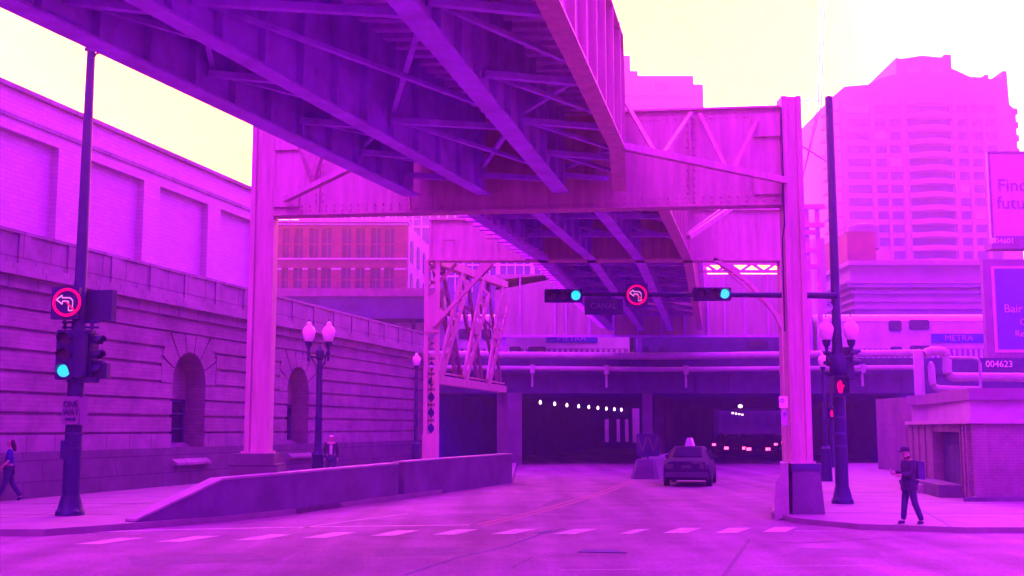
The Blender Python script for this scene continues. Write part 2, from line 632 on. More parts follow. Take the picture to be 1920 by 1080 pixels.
ground_line('road_crack', [(1005, 1000), (1038, 995)], 0.22, M['steel_dark'])
M['patch'] = mat('tar_patch', (0.13, 0.095, 0.13), 0.9, 0.25, 3.0, 0.4)
for pix in ([(700, 1044), (905, 1040), (880, 1026), (705, 1029)], [(1480, 1040), (1660, 1046), (1640, 1030), (1500, 1027)], [(250, 1062), (520, 1050), (470, 1036), (240, 1044)], [(1010, 950), (1085, 948), (1110, 935), (1040, 936)]):
    P = [atz(a, b, 0.003) for a, b in pix]
    mb = MB()
    mb.add(P, [(0, 1, 2, 3)])
    tag(mb.build('road_patch', M['patch']), kind='structure')
pl_ = MB()
P = [atz(1083, 1036, 0), atz(1176, 1038, 0), atz(1160, 1032.5, 0), atz(1092, 1031.5, 0)]
pl_.prism([(p.x, p.y, 0.004) for p in P], (0, 0, 0.01))
tag(pl_.build('steel_cover_plate', M['steel_dark']), 'dark flat cover plate set in the road nearest the viewer', 'cover plate')

for c, yy in ((208, 1015), (355, 1011), (495, 1008), (618, 1004), (742, 1000), (855, 998), (966, 997), (1079, 997), (1190, 997), (1281, 995), (1375, 995), (1462, 993.5)):
    q = atz(c, yy, 0)
    wd, ln = (0.5, 1.35) if c != 1190 else (0.3, 1.2)
    a = R(16 if c < 900 else 20)
    ux = Vector((math.cos(a * 0.3), 0.02, 0))
    uy = Vector((math.sin(a) * 1.2, math.cos(a), 0))
    mb = MB()
    cs = [q + ux * (-wd / 2) - uy * ln / 2, q + ux * (wd / 2) - uy * ln / 2, q + ux * (wd / 2) + uy * ln / 2, q - ux * wd / 2 + uy * ln / 2]
    mb.add([(p.x, p.y, 0.009) for p in cs], [(0, 1, 2, 3)])
    tag(mb.build('crosswalk_stripe', M['paint']), kind='structure')

# ================================================================== STATION BUILDING (left)
TH = R(14.2)
DW = Vector((math.sin(TH), math.cos(TH), 0))
NW = Vector((math.cos(TH), -math.sin(TH), 0))
PW = Vector((-14.73, 33.0, 0))
bld = thing('station_building', 'long stone building with banded base and tall blind panels filling the left side', 'building', (-14.73, 33.0, 0))


def wb(mb, t0, t1, o0, o1, z0, z1):
    return mb.obox(PW, DW, NW, t0, t1, o0, o1, z0, z1)


def wpt(t, off, z):
    return PW + DW * t + NW * off + Vector((0, 0, z))


T0, T1 = -16.0, 38.2
WIN = [(9.4, 11.8), (19.1, 21.4)]
SP = 3.85


def spans(t0, t1, gaps):
    r = []
    a = t0
    for g0, g1 in gaps:
        r.append((a, g0))
        a = g1
    r.append((a, t1))
    return r


bk = MB()      # wall core, recessed behind the courses
for a, b in spans(T0, T1, WIN):
    wb(bk, a, b, -1.1, -0.09, 1.5, SP)
HW = 2.0
for a, b in spans(T0, T1, [((w0 + w1) / 2 - HW, (w0 + w1) / 2 + HW) and (((w0 + w1) / 2 - HW), ((w0 + w1) / 2 + HW)) for w0, w1 in WIN]):
    wb(bk, a, b, -1.1, -0.09, SP, 5.85)
for w0, w1 in WIN:
    c = (w0 + w1) / 2
    r = (w1 - w0) / 2
    pts = [(c - HW, SP), (c - r, SP)]
    for k in range(1, 16):
        a = math.pi - math.pi * k / 16
        pts.append((c + r * math.cos(a), SP + r * math.sin(a)))
    pts += [(c + r, SP), (c + HW, SP), (c + HW, 5.85), (c - HW, 5.85)]
    bk.prism([wpt(t, -1.1, z) for t, z in pts], NW * 1.01)
wb(bk, T0, T1, -1.1, -0.09, 5.85, 6.3)
wb(bk, T0, T1, -12, -1.1, 0, 7.5)
bk.build('wall_core', M['stone'], bld)

cr = MB()
zs = [2.02, 2.64, 3.24, 3.86, 4.48, 5.10, 5.72]
for i in range(6):
    z0, z1 = zs[i] + 0.055, zs[i + 1] - 0.055
    gap = WIN if z0 < SP - 0.05 else [((w0 + w1) / 2 - HW + 0.0, (w0 + w1) / 2 + HW) for w0, w1 in WIN]
    if z0 > 5.0:
        gap = [((w0 + w1) / 2 - HW + 0.5, (w0 + w1) / 2 + HW - 0.5) for w0, w1 in WIN]
    for a, b in spans(T0, T1, gap):
        wb(cr, a, b, -0.09, 0.0, z0, z1)
wb(cr, T0, T1, -0.09, 0.0, 5.755, 6.28)
cr.build('stone_course', M['stone'], bld)
for w0, w1 in WIN:
    vo = MB()
    c = (w0 + w1) / 2
    r = (w1 - w0) / 2
    n = 7
    for k in range(n):
        a0 = math.pi - math.pi * k / n - (0.02 if k else 0.0)
        a1 = math.pi - math.pi * (k + 1) / n + (0.02 if k < n - 1 else 0)

        def outp(a):
            dx, dz = math.cos(a), math.sin(a)
            hw = HW - 0.5 if 0.55 < a < math.pi - 0.55 else HW - 0.04
            k1 = hw / abs(dx) if abs(dx) > 1e-4 else 1e9
            k2 = (5.68 - SP) / dz if dz > 1e-4 else 1e9
            kk = min(k1, k2)
            return (c + dx * kk, SP + dz * kk)
        q = [(c + r * math.cos(a0), SP + r * math.sin(a0)), outp(a0), outp(a1), (c + r * math.cos(a1), SP + r * math.sin(a1)),
             (c + r * math.cos((a0 + a1) / 2), SP + r * math.sin((a0 + a1) / 2))]
        vo.prism([wpt(t, -0.09, z) for t, z in q], NW * 0.08)
    vo.build('arch_stones', M['stone'], bld)
lo = MB()      # smooth blocks just above the plinth
for a, b in spans(T0, T1, WIN):
    wb(lo, a, b, -0.09, 0.02, 1.5, 2.0)
lo.build('dado', M['stone_plain'], bld)
pn = MB()
wb(pn, T0, T1, -1.1, 0.10, 0.85, 1.5)
wb(pn, T0, T1, -1.1, 0.16, 0.0, 0.85)
pn.build('plinth', M['plinth'], bld)
for w0, w1 in WIN:
    f = MB()
    wb(f, w0, w1, -1.0, -0.86, 3.3, SP + 1.25)
    pnl = f.build('blind_panel', M['stone'], bld)
    f = MB()
    wb(f, w0, w0 + 0.12, -0.98, -0.86, 1.6, 3.3)
    wb(f, w1 - 0.12, w1, -0.98, -0.86, 1.6, 3.3)
    wb(f, (w0 + w1) / 2 - 0.06, (w0 + w1) / 2 + 0.06, -0.98, -0.86, 1.6, 3.3)
    for z in (1.6, 2.15, 2.72, 3.2):
        wb(f, w0, w1, -0.97, -0.87, z, z + 0.07)
    wf = f.build('window', M['steel_dark'], bld)
    f = MB()
    wb(f, w0, w1, -1.0, -0.96, 1.6, 3.3)
    f.build('pane', M['glass'], wf)
    f = MB()
    f.prism([wpt(w0 - 0.05, -0.8, 1.66), wpt(w0 - 0.05, 0.32, 0.95), wpt(w0 - 0.05, 0.32, 0.86), wpt(w0 - 0.05, -0.8, 0.8)], DW * (w1 - w0 + 0.1))
    f.build('sill', M['stone_plain'], bld)
lg = MB()
wb(lg, T0, T1 + 0.3, -0.5, 0.16, 6.28, 6.62)
wb(lg, T0, T1 + 0.5, -0.5, 0.42, 6.62, 6.78)
wb(lg, T0, T1 + 0.4, -0.5, 0.30, 6.78, 6.98)
lg.build('ledge', M['stone_plain'], bld)
pr = MB()
wb(pr, T0, T1, -0.5, 0.05, 6.98, 7.9)
pr.build('parapet', M['stone_plain'], bld)
pj = MB()
t = T0
while t < T1 - 0.6:
    wb(pj, t, t + 0.55, 0.05, 0.10, 6.98, 7.9)
    t += 2.35
wb(pj, T0, T1 + 0.1, -0.52, 0.12, 7.9, 8.0)
pj.build('parapet_block', M['stone_plain'], bld)
up = MB()
U1 = 17.5
wb(up, T0, U1 + 20, -12, -3.2, 7.5, 7.9)
wb(up, T0, U1, -12, -0.62, 7.9, 12.3)
up.build('upper_wall', M['bigbrick'], bld)
pil = [(-16, -15), (-11.3, -10.2), (-7.6, -6.4), (-2.4, -1.2), (2.7, 3.9), (7.6, 8.65), (12.2, 13.2), (16.4, 17.5)]
for a, b in pil:
    pi_ = MB()
    wb(pi_, a, b, -0.62, -0.36, 8.1, 11.05)
    pi_.build('pilaster', M['bigbrick'], bld)
pi_ = MB()
wb(pi_, T0, U1, -0.62, -0.36, 7.95, 8.1)
wb(pi_, T0, U1, -0.62, -0.36, 11.05, 12.3)
pi_.build('frieze', M['bigbrick'], bld)
cp = MB()
wb(cp, T0, U1 + 0.1, -1.0, -0.30, 11.42, 11.55)
wb(cp, T0, U1 + 0.1, -1.0, -0.22, 12.3, 12.45)
cp.build('coping', M['stone_plain'], bld)

# ================================================================== RAMP WALL beside the roadway
rw = thing('ramp_wall', 'low concrete wall with sloped end rising beside the roadway in front of the stone building', 'wall', (-6.7, 27.7, 0))
pl = [(-8.3, 25.7, 0.16), (-6.85, 27.5, 0.98), (-5.6, 30.2, 1.03), (-4.8, 32.6, 1.05), (-3.55, 36.3, 1.08)]


def wall_strip(pl, th, m, name, parent, dz=0.0, grow=0.0, cap=False):
    mb = MB()
    n = len(pl)
    L = []
    for i, (x, y, z) in enumerate(pl):
        a = Vector(pl[max(0, i - 1)][:2])
        b = Vector(pl[min(n - 1, i + 1)][:2])
        d_ = (b - a).normalized()
        nn = Vector((-d_.y, d_.x))
        L.append((Vector((x, y)) - nn * grow, Vector((x, y)) + nn * (th + grow), z))
    vs = []
    for a, b, z in L:
        z0 = z - 0.001 if cap else -0.05
        vs += [(a.x, a.y, z0), (b.x, b.y, z0), (b.x, b.y, z + dz), (a.x, a.y, z + dz)]
    fs = [(0, 1, 2, 3)]
    for i in range(n - 1):
        o_ = i * 4
        for k in range(4):
            fs.append((o_ + k, o_ + (k + 1) % 4, o_ + 4 + (k + 1) % 4, o_ + 4 + k))
    o_ = (n - 1) * 4
    fs.append((o_ + 3, o_ + 2, o_ + 1, o_))
    mb.add(vs, fs)
    return mb.build(name, m, parent)


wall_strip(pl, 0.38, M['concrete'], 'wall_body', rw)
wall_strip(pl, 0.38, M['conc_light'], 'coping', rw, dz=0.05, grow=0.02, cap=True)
rw2 = thing('ramp_wall', 'farther darker length of low concrete wall leading into the left underpass', 'wall', (-2.4, 39.6, 0))
pl2 = [(-3.40, 36.7, 1.12), (-2.35, 39.75, 1.14), (0.0, 47.3, 1.14)]
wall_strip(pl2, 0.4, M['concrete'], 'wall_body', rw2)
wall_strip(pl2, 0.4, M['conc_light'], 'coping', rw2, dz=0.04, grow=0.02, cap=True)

# ================================================================== ELEVATED RAILWAY
el = thing('elevated_railway', 'pink painted steel elevated railway crossing overhead on tall columns', 'railway viaduct', (0, 29.5, 0))


def lerp(a, b, t):
    return Vector(a) * (1 - t) + Vector(b) * t


def girder(mb, path, z0, z1, fl=0.36, th=0.05, step=1.3, side=(1, -1), sd=0.14):
    """plate girder along a horizontal path"""
    for i in range(len(path) - 1):
        a = Vector((*path[i], 0))
        b = Vector((*path[i + 1], 0))
        d_ = (b - a)
        L = d_.length
        d_.normalize()
        n_ = Vector((d_.y, -d_.x, 0))
        mb.obox(a, d_, n_, 0, L, -th / 2, th / 2, z0 + 0.05, z1 - 0.05)
        mb.obox(a, d_, n_, 0, L, -fl / 2, fl / 2, z0, z0 + 0.05)
        mb.obox(a, d_, n_, 0, L, -fl / 2, fl / 2, z1 - 0.05, z1)
        k = step / 2
        while k < L:
            for s_ in side:
                lo_, hi_ = sorted((s_ * th / 2, s_ * (th / 2 + sd)))
                mb.obox(a, d_, n_, k - 0.03, k + 0.03, lo_, hi_, z0 + 0.05, z1 - 0.05)
            k += step


def gx(p0, p1, y):
    return (p0[0] + (p1[0] - p0[0]) * (y - p0[1]) / (p1[1] - p0[1]), y)


ZB, ZT = 8.2, 10.7
G1 = [gx((-7.23, 15.57), (-2.52, 29.64), -14), (-2.6, 29.4)]
GA = [gx((-4.45, 18.16), (-0.76, 29.16), -14), (-0.72, 29.25)]
GB = [gx((-1.58, 15.57), (1.23, 28.82), -14), (1.25, 28.95)]
G4 = [gx((0.49, 15.57), (2.26, 24.16), -14), (2.26, 24.16), (2.75, 28.75)]
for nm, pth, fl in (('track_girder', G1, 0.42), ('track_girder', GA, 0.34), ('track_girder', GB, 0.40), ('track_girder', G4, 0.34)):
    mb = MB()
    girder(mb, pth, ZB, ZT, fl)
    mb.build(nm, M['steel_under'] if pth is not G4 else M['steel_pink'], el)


def yx(path, y):
    for i in range(len(path) - 1):
        if path[i][1] <= y <= path[i + 1][1]:
            return gx(path[i], path[i + 1], y)[0]
    return gx(path[-2], path[-1], y)[0]


# ties and deck over span 1
tb = MB()
y = -13.0
while y < 29.4:
    ys = y
    tb.bar((yx(G1, min(ys, 29.3)) + 0.05, ys + 0.1, 10.42), (yx(G4, min(ys, 28.7)) - 0.05, ys - 0.1, 10.42), 0.24, 0.2)
    y += 0.55
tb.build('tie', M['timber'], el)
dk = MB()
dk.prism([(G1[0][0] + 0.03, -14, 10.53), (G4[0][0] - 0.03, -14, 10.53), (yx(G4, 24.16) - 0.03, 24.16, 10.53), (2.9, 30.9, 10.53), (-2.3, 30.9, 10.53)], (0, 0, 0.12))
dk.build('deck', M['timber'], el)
# lateral bracing of span 1
xb = MB()
ys_ = [-10, -5, 0.0, 4.5, 9, 13.2, 17.0, 20.6, 23.8, 26.6, 29.0]
rails = [G1, GA, GB, G4]
for i, y in enumerate(ys_):
    for ra, rb in zip(rails[:-1], rails[1:]):
        xa, xb_ = yx(ra, y), yx(rb, y)
        if i % 2 and ra is GA:
            continue
        xb.bar((xa, y - .3, 8.62), (xb_, y + .3, 8.62), 0.14, 0.12)
        if i + 1 < len(ys_) and (ra is not GA or i % 2 == 0):
            y2 = ys_[min(i + 2, len(ys_) - 1)] if ra is GA else ys_[i + 1]
            xb.bar((xa, y, 8.74), (yx(rb, y2), y2, 8.74), 0.10, 0.08)
            if (i + (ra is GB)) % 2 == 0:
                xb.bar((xb_, y, 8.83), (yx(ra, y2), y2, 8.83), 0.10, 0.08)
xb.build('lateral_bracing', M['steel_brace'], el)

# bent 1
CL = Vector((-6.66, 30.4, 0))
CR = Vector((7.12, 28.72, 0))


def column(mb, c, wdt, dep, z0, z1):
    x, y = c.x, c.y
    mb.box(x - wdt / 2, x - wdt / 2 + 0.05, y - dep / 2, y + dep / 2, z0, z1)
    mb.box(x + wdt / 2 - 0.05, x + wdt / 2, y - dep / 2, y + dep / 2, z0, z1)
    mb.box(x - wdt / 2 + 0.05, x + wdt / 2 - 0.05, y - dep / 2 + 0.06, y - dep / 2 + 0.09, z0, z1)
    mb.box(x - wdt / 2 + 0.05, x + wdt / 2 - 0.05, y + dep / 2 - 0.09, y + dep / 2 - 0.06, z0, z1)
    for s_ in (-1, 1):
        e = x + s_ * (wdt / 2 - 0.09)
        mb.box(e - 0.04, e + 0.04, y - dep / 2 - 0.012, y - dep / 2 + 0.06, z0, z1)
    z = z0 + 0.3
    while z < z1:
        for s_ in (-1, 1):
            e = x + s_ * (wdt / 2 - 0.09)
            mb.box(e - 0.012, e + 0.012, y - dep / 2 - 0.024, y - dep / 2 - 0.012, z, z + 0.024)
        z += 0.3
    mb.box(x - wdt / 2 - 0.06, x + wdt / 2 + 0.06, y - dep / 2 - 0.08, y + dep / 2 + 0.08, z0 - 0.001, z0 + 0.06)


for c, wd, z0, z1 in ((CL, 0.64, 1.55, 10.42), (CR, 0.50, 1.34, 10.62)):
    mb = MB()
    column(mb, c, wd, 0.55, z0, z1)
    mb.build('column', M['steel_pink'], el)
pc = MB()
pc.box(CL.x - 0.5, CL.x + 0.5, CL.y - 0.5, CL.y + 0.5, 1.28, 1.55)
pc.box(CL.x - 0.62, CL.x + 0.62, CL.y - 0.6, CL.y + 0.6, 0, 1.28)
pc.build('pedestal', M['plinth'], el)
pc = MB()
q0 = [(CR.x - 0.44 + 0.14, CR.y - 0.4, 0), (CR.x + 0.50, CR.y - 0.4, 0), (CR.x + 0.50, CR.y + 0.5, 0), (CR.x - 0.30, CR.y + 0.5, 0)]
q1 = [(CR.x - 0.26, CR.y - 0.34, 1.18), (CR.x + 0.42, CR.y - 0.34, 1.18), (CR.x + 0.42, CR.y + 0.44, 1.18), (CR.x - 0.26, CR.y + 0.44, 1.18)]
pc.add(q0 + q1, [(0, 3, 2, 1), (4, 5, 6, 7), (0, 1, 5, 4), (1, 2, 6, 5), (2, 3, 7, 6), (3, 0, 4, 7)])
pc.build('pedestal', M['concrete'], el)
pc = MB()
pc.box(CR.x - 0.29, CR.x + 0.45, CR.y - 0.37, CR.y + 0.47, 1.18, 1.34)
pc.build('pedestal_cap', M['steel_dark'], el)
cg = MB()
pA, pB = (CL.x + 0.32, CL.y - 0.1), (CR.x - 0.25, CR.y + 0.05)
girder(cg, [pA, pB], 7.82, 10.4, 0.5, 0.3, 2.45, (1,), 0.05)
rv = cg
_a, _b2 = Vector((*pA, 0)), Vector((*pB, 0))
_d = (_b2 - _a).normalized()
_n3 = Vector((_d.y, -_d.x, 0))
_L = (_b2 - _a).length


def rivet(k, z):
    c_ = _a + _d * k + _n3 * 0.152
    rv.obox(Vector((c_.x, c_.y, z)), _d, _n3, -0.02, 0.02, 0, 0.03, -0.02, 0.02)


k = 0.1
while k < _L:
    for z in (7.95, 8.08, 10.15, 10.28):
        rivet(k, z)
    k += 0.22
k = 1.225
while k < _L:
    z = 8.2
    while z < 10.1:
        rivet(k - 0.09, z)
        rivet(k + 0.09, z)
        z += 0.2
    k += 2.45
cg.build('cross_girder', M['steel_pink'], el)
for k_, z_ in ((0.35, 8.35), (0.35, 9.9), (_L - 0.35, 8.4), (_L - 0.35, 9.9)):
    gp = MB()
    c_ = _a + _d * k_ + _n3 * 0.20
    gp.obox(Vector((c_.x, c_.y, z_)), _d, _n3, -0.35, 0.35, 0, 0.02, -0.3, 0.3)
    gp.build('gusset_plate', M['steel_pink'], el)
# bracing struts in front of the cross girder, right and left
br = MB()
a0 = Vector((2.35, 24.4, 8.3))
a1 = Vector((6.9, 28.45, 8.42))
br.bar(a0, a1, 0.16, 0.16)


def onc(px):
    r_ = ray(px, 300)
    k = r_.x / r_.y
    # intersect chord plan line
    dx, dy = a1.x - a0.x, a1.y - a0.y
    t_ = (k * a0.y - a0.x) / (dx - k * dy)
    return a0 + (a1 - a0) * t_


for pxa, (pxb, pyb) in ((1228, (1175, 195)), (1243, (1296, 212)), (1360, (1312, 214)), (1375, (1422, 222))):
    br.bar(onc(pxa), at(pxb, pyb, 28.75), 0.10, 0.06)
br.build('strut', M['steel_pink'], el)
br = MB()
br.bar(at(560, 272, 29.6), at(586, 342, 30.0), 0.10, 0.06)
br.bar(at(606, 285, 29.6), at(588, 342, 30.0), 0.10, 0.06)
br.build('strut', M['steel_pink'], el)
br = MB()
br.bar(at(535, 374, 29.9), at(655, 316, 27.2), 0.16, 0.14)
br.build('strut', M['steel_pink'], el)

mb = MB()
mb.tube([(CR.x - 0.31, CR.y - 0.2, 4.6), (CR.x - 0.31, CR.y - 0.2, 6.9), (CR.x - 0.27, CR.y - 0.31, 7.3), (CR.x - 0.27, CR.y - 0.31, 10.3)], 0.018, 6)
mb.build('conduit', M['black'], el)
# span 2
def P2(a, b):
    return [a, b]


SL = [(-1.45, 30.6), (1.1, 41), (6.1, 70.6)]
SR = [(4.0, 30.4), (6.35, 41), (11.6, 70.6)]
SM1 = [(lerp(a, b, 0.34).x, lerp(a, b, 0.34).y) for a, b in zip([(*p, 0) for p in SL], [(*p, 0) for p in SR])]
SM2 = [(lerp(a, b, 0.67).x, lerp(a, b, 0.67).y) for a, b in zip([(*p, 0) for p in SL], [(*p, 0) for p in SR])]
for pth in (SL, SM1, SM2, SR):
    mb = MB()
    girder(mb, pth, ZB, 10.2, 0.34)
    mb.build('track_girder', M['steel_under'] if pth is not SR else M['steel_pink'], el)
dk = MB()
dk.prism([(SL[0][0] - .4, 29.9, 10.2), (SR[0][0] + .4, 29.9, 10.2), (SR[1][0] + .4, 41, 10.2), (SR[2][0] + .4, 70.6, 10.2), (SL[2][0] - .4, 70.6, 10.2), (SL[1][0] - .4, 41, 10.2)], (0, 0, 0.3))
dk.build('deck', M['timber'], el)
tb = MB()
y = 31.0
while y < 70:
    tb.bar((yx(SL, y) - 0.55, y, 8.31), (yx(SL, y) + 0.25, y, 8.31), 0.24, 0.16)
    tb.bar((yx(SL, y) + 0.3, y, 10.08), (yx(SR, y) - 0.1, y, 10.08), 0.24, 0.2)
    y += 0.75
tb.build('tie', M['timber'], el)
xb = MB()
yy = 31.5
rails = [SL, SM1, SM2, SR]
while yy < 67:
    y2 = yy + 3.4
    for ra, rb in zip(rails[:-1], rails[1:]):
        xb.bar((yx(ra, yy), yy, 8.7), (yx(rb, yy), yy, 8.7), 0.18, 0.14)
        xb.bar((yx(ra, yy), yy, 9.0), (yx(rb, y2), y2, 9.0), 0.11, 0.08)
    yy = y2
xb.build('lateral_bracing', M['steel_brace'], el)

# bent 2
YB = 41.0
cg = MB()
xL, xR = at(806, 450, YB).x, at(1492, 450, YB).x
xm = at(1290, 450, YB).x
cg.box(xL, xR, YB, YB + 0.35, 8.3, 9.68)
cg.box(xm - 0.1, xR, YB + 0.001, YB + 0.35, 9.68, 10.05)
cg.box(xL - 0.05, xR, YB - 0.12, YB + 0.45, 8.2, 8.3)
cg.box(xL - 0.03, xL + 0.06, YB - 0.08, YB, 8.3, 9.75)
cg.box(xL - 0.03, xm - 0.12, YB - 0.12, YB + 0.45, 9.68, 9.74)
cg.box(xm, xR, YB - 0.12, YB + 0.45, 10.05, 10.12)
x = xL + 1.6
for px in (1420, 1450):
    xx = at(px, 450, YB).x
    cg.box(xx - 0.02, xx + 0.02, YB - 0.03, YB, 8.3, 10.0)
for (x0_, x1_, y0_, y1_) in ((830, 854, 449, 487), (912, 934, 446, 484)):
    for a, b in (((x0_, y0_), (x1_, y0_)), ((x1_, y0_), (x1_, y1_)), ((x1_, y1_), (x0_, y1_)), ((x0_, y1_), (x0_, y0_))):
        cg.bar(at(*a, YB - 0.01), at(*b, YB - 0.01), 0.025, 0.035)
cg.build('cross_girder', M['steel_pink'], el)


def lattice(mb, p0, p1, w0, w1, dep=0.12, fl=0.06, ref=(1, 0, 0), pitch=1.0, zz=0.045):
    p0 = Vector(p0)
    p1 = Vector(p1)
    d_ = (p1 - p0).normalized()
    s_ = (Vector(ref) - d_ * Vector(ref).dot(d_)).normalized()
    up_ = s_.cross(d_)
    for k in (-1, 1):
        mb.bar(p0 + s_ * k * w0 / 2, p1 + s_ * k * w1 / 2, fl, dep, up_)
    L = (p1 - p0).length
    n = max(3, int(L / (pitch * (w0 + w1) / 2)))
    for i in range(n):
        for kk in (1, -1):
            ta, tb_ = i / n, (i + 1) / n
            sg = kk if i % 2 == 0 else -kk
            if kk == -1 and pitch < 1.0:
                continue
            a = lerp(p0, p1, ta) + s_ * sg * lerp((w0, 0, 0), (w1, 0, 0), ta).x / 2
            b = lerp(p0, p1, tb_) - s_ * sg * lerp((w0, 0, 0), (w1, 0, 0), tb_).x / 2
            mb.bar(a, b, zz, 0.02, up_)


xc = at(809, 650, YB).x
mb = MB()
lattice(mb, (xc, YB + 0.1, 1.1), (xc, YB + 0.1, 8.25), 0.40, 0.40, 0.3, 0.15, pitch=1.3, zz=0.09)
mb.box(xc - 0.27, xc + 0.27, YB - 0.1, YB - 0.06, 5.6, 6.9)
mb.box(xc - 0.30, xc + 0.30, YB - 0.12, YB - 0.06, 1.1, 2.0)
mb.prism([at(797, 560, YB - .07), at(823, 575, YB - .07), at(838, 590, YB - .07), at(815, 625, YB - .07), at(797, 627, YB - .07)], (0, 0.03, 0))
mb.prism([at(900, 493, YB - .07), at(930, 493, YB - .07), at(905, 520, YB - .07), at(886, 520, YB - .07)], (0, 0.03, 0))
mb.bar(at(920, 495, YB - 0.05), at(812, 612, YB - 0.05), 0.12, 0.34, (0, 1, 0))
mb.bar(at(856, 495, YB + 0.3), at(822, 530, YB + 0.3), 0.1, 0.12)
mb.build('lattice_column', M['steel_pink'], el)
mb = MB()
xc2 = at(1480, 650, YB).x
column(mb, Vector((xc2, YB + 0.15, 0)), 0.55, 0.5, 0.1, 8.2)
mb.build('column', M['steel_pink'], el)
mb = MB()
arc = [at(a, b, YB - 0.05) for a, b in ((1338, 486), (1372, 506), (1404, 530), (1432, 560), (1455, 590), (1470, 622))]
for a, b in zip(arc[:-1], arc[1:]):
    mb.bar(a, b, 0.14, 0.14, (0, 1, 0))
mb.bar(at(1338, 486, YB - 0.02), at(1470, 600, YB - 0.02), 0.1, 0.08, (0, 1, 0))
mb.build('knee_brace', M['steel_pink'], el)
mb = MB()
mb.bar(at(1377, 386, 36), at(1290, 445, 33.5), 0.14, 0.14)
mb.bar(at(1362, 386, 36), at(1288, 440, 33.8), 0.08, 0.08)
mb.build('knee_brace', M['steel_pink'], el)
# lattice strut with sky behind, right of bent 2
mb = MB()
YL = 58.0
for z_ in (480, 494, 509):
    mb.bar(at(1290, z_, YL), at(1500, z_, YL), 0.1, 0.16)
for k in range(5):
    x0_ = 1300 + 44 * k
    for (a, b) in (((x0_, 480), (x0_ + 44, 509)), ((x0_ + 44, 480), (x0_, 509))):
        mb.bar(at(*a, YL), at(*b, YL), 0.08, 0.14)
mb.build('lattice_strut', M['steel_pink'], el)
mb = MB()
for px in (1502,):
    q = at(px, 490, YL)
    mb.box(q.x - 0.25, q.x + 0.25, YL - 0.2, YL + 0.2, 0.1, q.z + 0.3)
mb.build('column', M['steel_pink'], el)

# ------------------------------------------------ approach truss (zigzag lattice legs) left of the roadway
tr = thing('lattice_truss', 'zigzag truss of laced pink steel legs standing between the dark underpass and the knee brace', 'truss', (-2.9, 41.5, 0))
TA, TB = Vector((-2.75, 41.5, 0)), Vector((-0.42, 52.0, 0))


def tp(px, z):
    r_ = ray(px, 610)
    k = r_.x / r_.y
    d_ = TB - TA
    t_ = (k * TA.y - TA.x) / (d_.x - k * d_.y)
    q = TA + d_ * t_
    return Vector((q.x, q.y, z))


ref = (TB - TA).normalized()
mb = MB()
mb.bar(tp(818, 3.95), tp(944, 3.95), 0.3, 0.3)
mb.bar(tp(818, 4.22), tp(944, 4.22), 0.12, 0.05)
mb.build('bottom_chord', M['steel_pink'], tr)
mb = MB()
mb.bar(tp(818, 8.25), tp(946, 8.75), 0.34, 0.3)
mb.build('top_chord', M['steel_pink'], tr)
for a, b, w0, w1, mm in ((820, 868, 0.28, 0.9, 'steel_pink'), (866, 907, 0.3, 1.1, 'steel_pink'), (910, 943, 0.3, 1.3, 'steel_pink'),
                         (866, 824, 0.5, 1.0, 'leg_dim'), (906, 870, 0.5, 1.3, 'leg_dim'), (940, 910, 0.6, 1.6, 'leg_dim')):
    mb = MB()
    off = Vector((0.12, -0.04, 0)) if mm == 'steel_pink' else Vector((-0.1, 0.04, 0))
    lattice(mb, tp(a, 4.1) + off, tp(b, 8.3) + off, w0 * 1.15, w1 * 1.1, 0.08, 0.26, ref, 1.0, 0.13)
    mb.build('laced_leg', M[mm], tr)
for px, z_ in ((885, 6.25), (922, 6.3)):
    q = tp(px, z_)
    mb = MB()
    mb.obox(q + Vector((0.16, 0, 0)), ref, (ref.y, -ref.x), -0.4, 0.4, 0, 0.05, -0.25, 0.25)
    mb.build('gusset_plate', M['steel_pink'], tr)
mb = MB()
mb.box(TB.x - 0.25, TB.x + 0.22, TB.y - 0.2, TB.y + 0.25, 0.1, 3.8)
mb.build('post', M['concrete'], tr)

# ================================================================== RAILWAY BRIDGE over the street
YR = 70.0
rb = thing('railway_bridge', 'wide dark railway bridge spanning the street behind the traffic signals', 'bridge', (5, YR, 0))
mb = MB()
x0r, x1r = at(690, 717, YR).x, at(1735, 717, YR).x
mb.box(x0r, 60, YR, YR + 0.4, 4.42, 5.45)
mb.box(x0r, 60, YR - 0.15, YR + 0.5, 5.45, 5.56)
mb.box(x0r, 60, YR - 0.12, YR + 0.5, 4.32, 4.42)
x = x0r + 1
while x < 60:
    mb.box(x, x + 0.1, YR - 0.1, YR, 4.42, 5.45)
    x += 2.1
mb.build('edge_girder', M['steel_dark'], rb)
mb = MB()
mb.box(x0r, 60, YR + 0.1, YR + 0.2, 5.56, at(0, 671, YR).z)
mb.build('guard_plate', M['steel_dark'], rb)
mb = MB()
mb.box(-45, 60, YR + 0.5, 125.5, 4.75, 5.2)
y = YR + 2
while y < 125:
    mb.box(-45, 60, y, y + 0.4, 4.35, 4.75)
    y += 2.2
mb.box(at(1322, 790, 125).x, 62, 125.5, 172, 4.75, 5.2)  # extra deck added past the exit to shade the far air and cars
mb.prism([(at(1335, 790, 125).x, 125.6, 0), (at(1335, 790, 125).x + 7, 160, 0), (at(1335, 790, 125).x + 6.5, 160, 0), (at(1335, 790, 125).x - .5, 125.6, 0)], (0, 0, 4.7))
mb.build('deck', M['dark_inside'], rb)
mb = MB()
mb.box(-0.6, 0.6, YR - 0.3, YR + 0.3, 0, 4.3)
mb.build('pier', M['concrete'], rb)
mb = MB()
q = at(1215, 800, YR)
sd_ = Vector((math.sin(R(14)), math.cos(R(14)), 0))
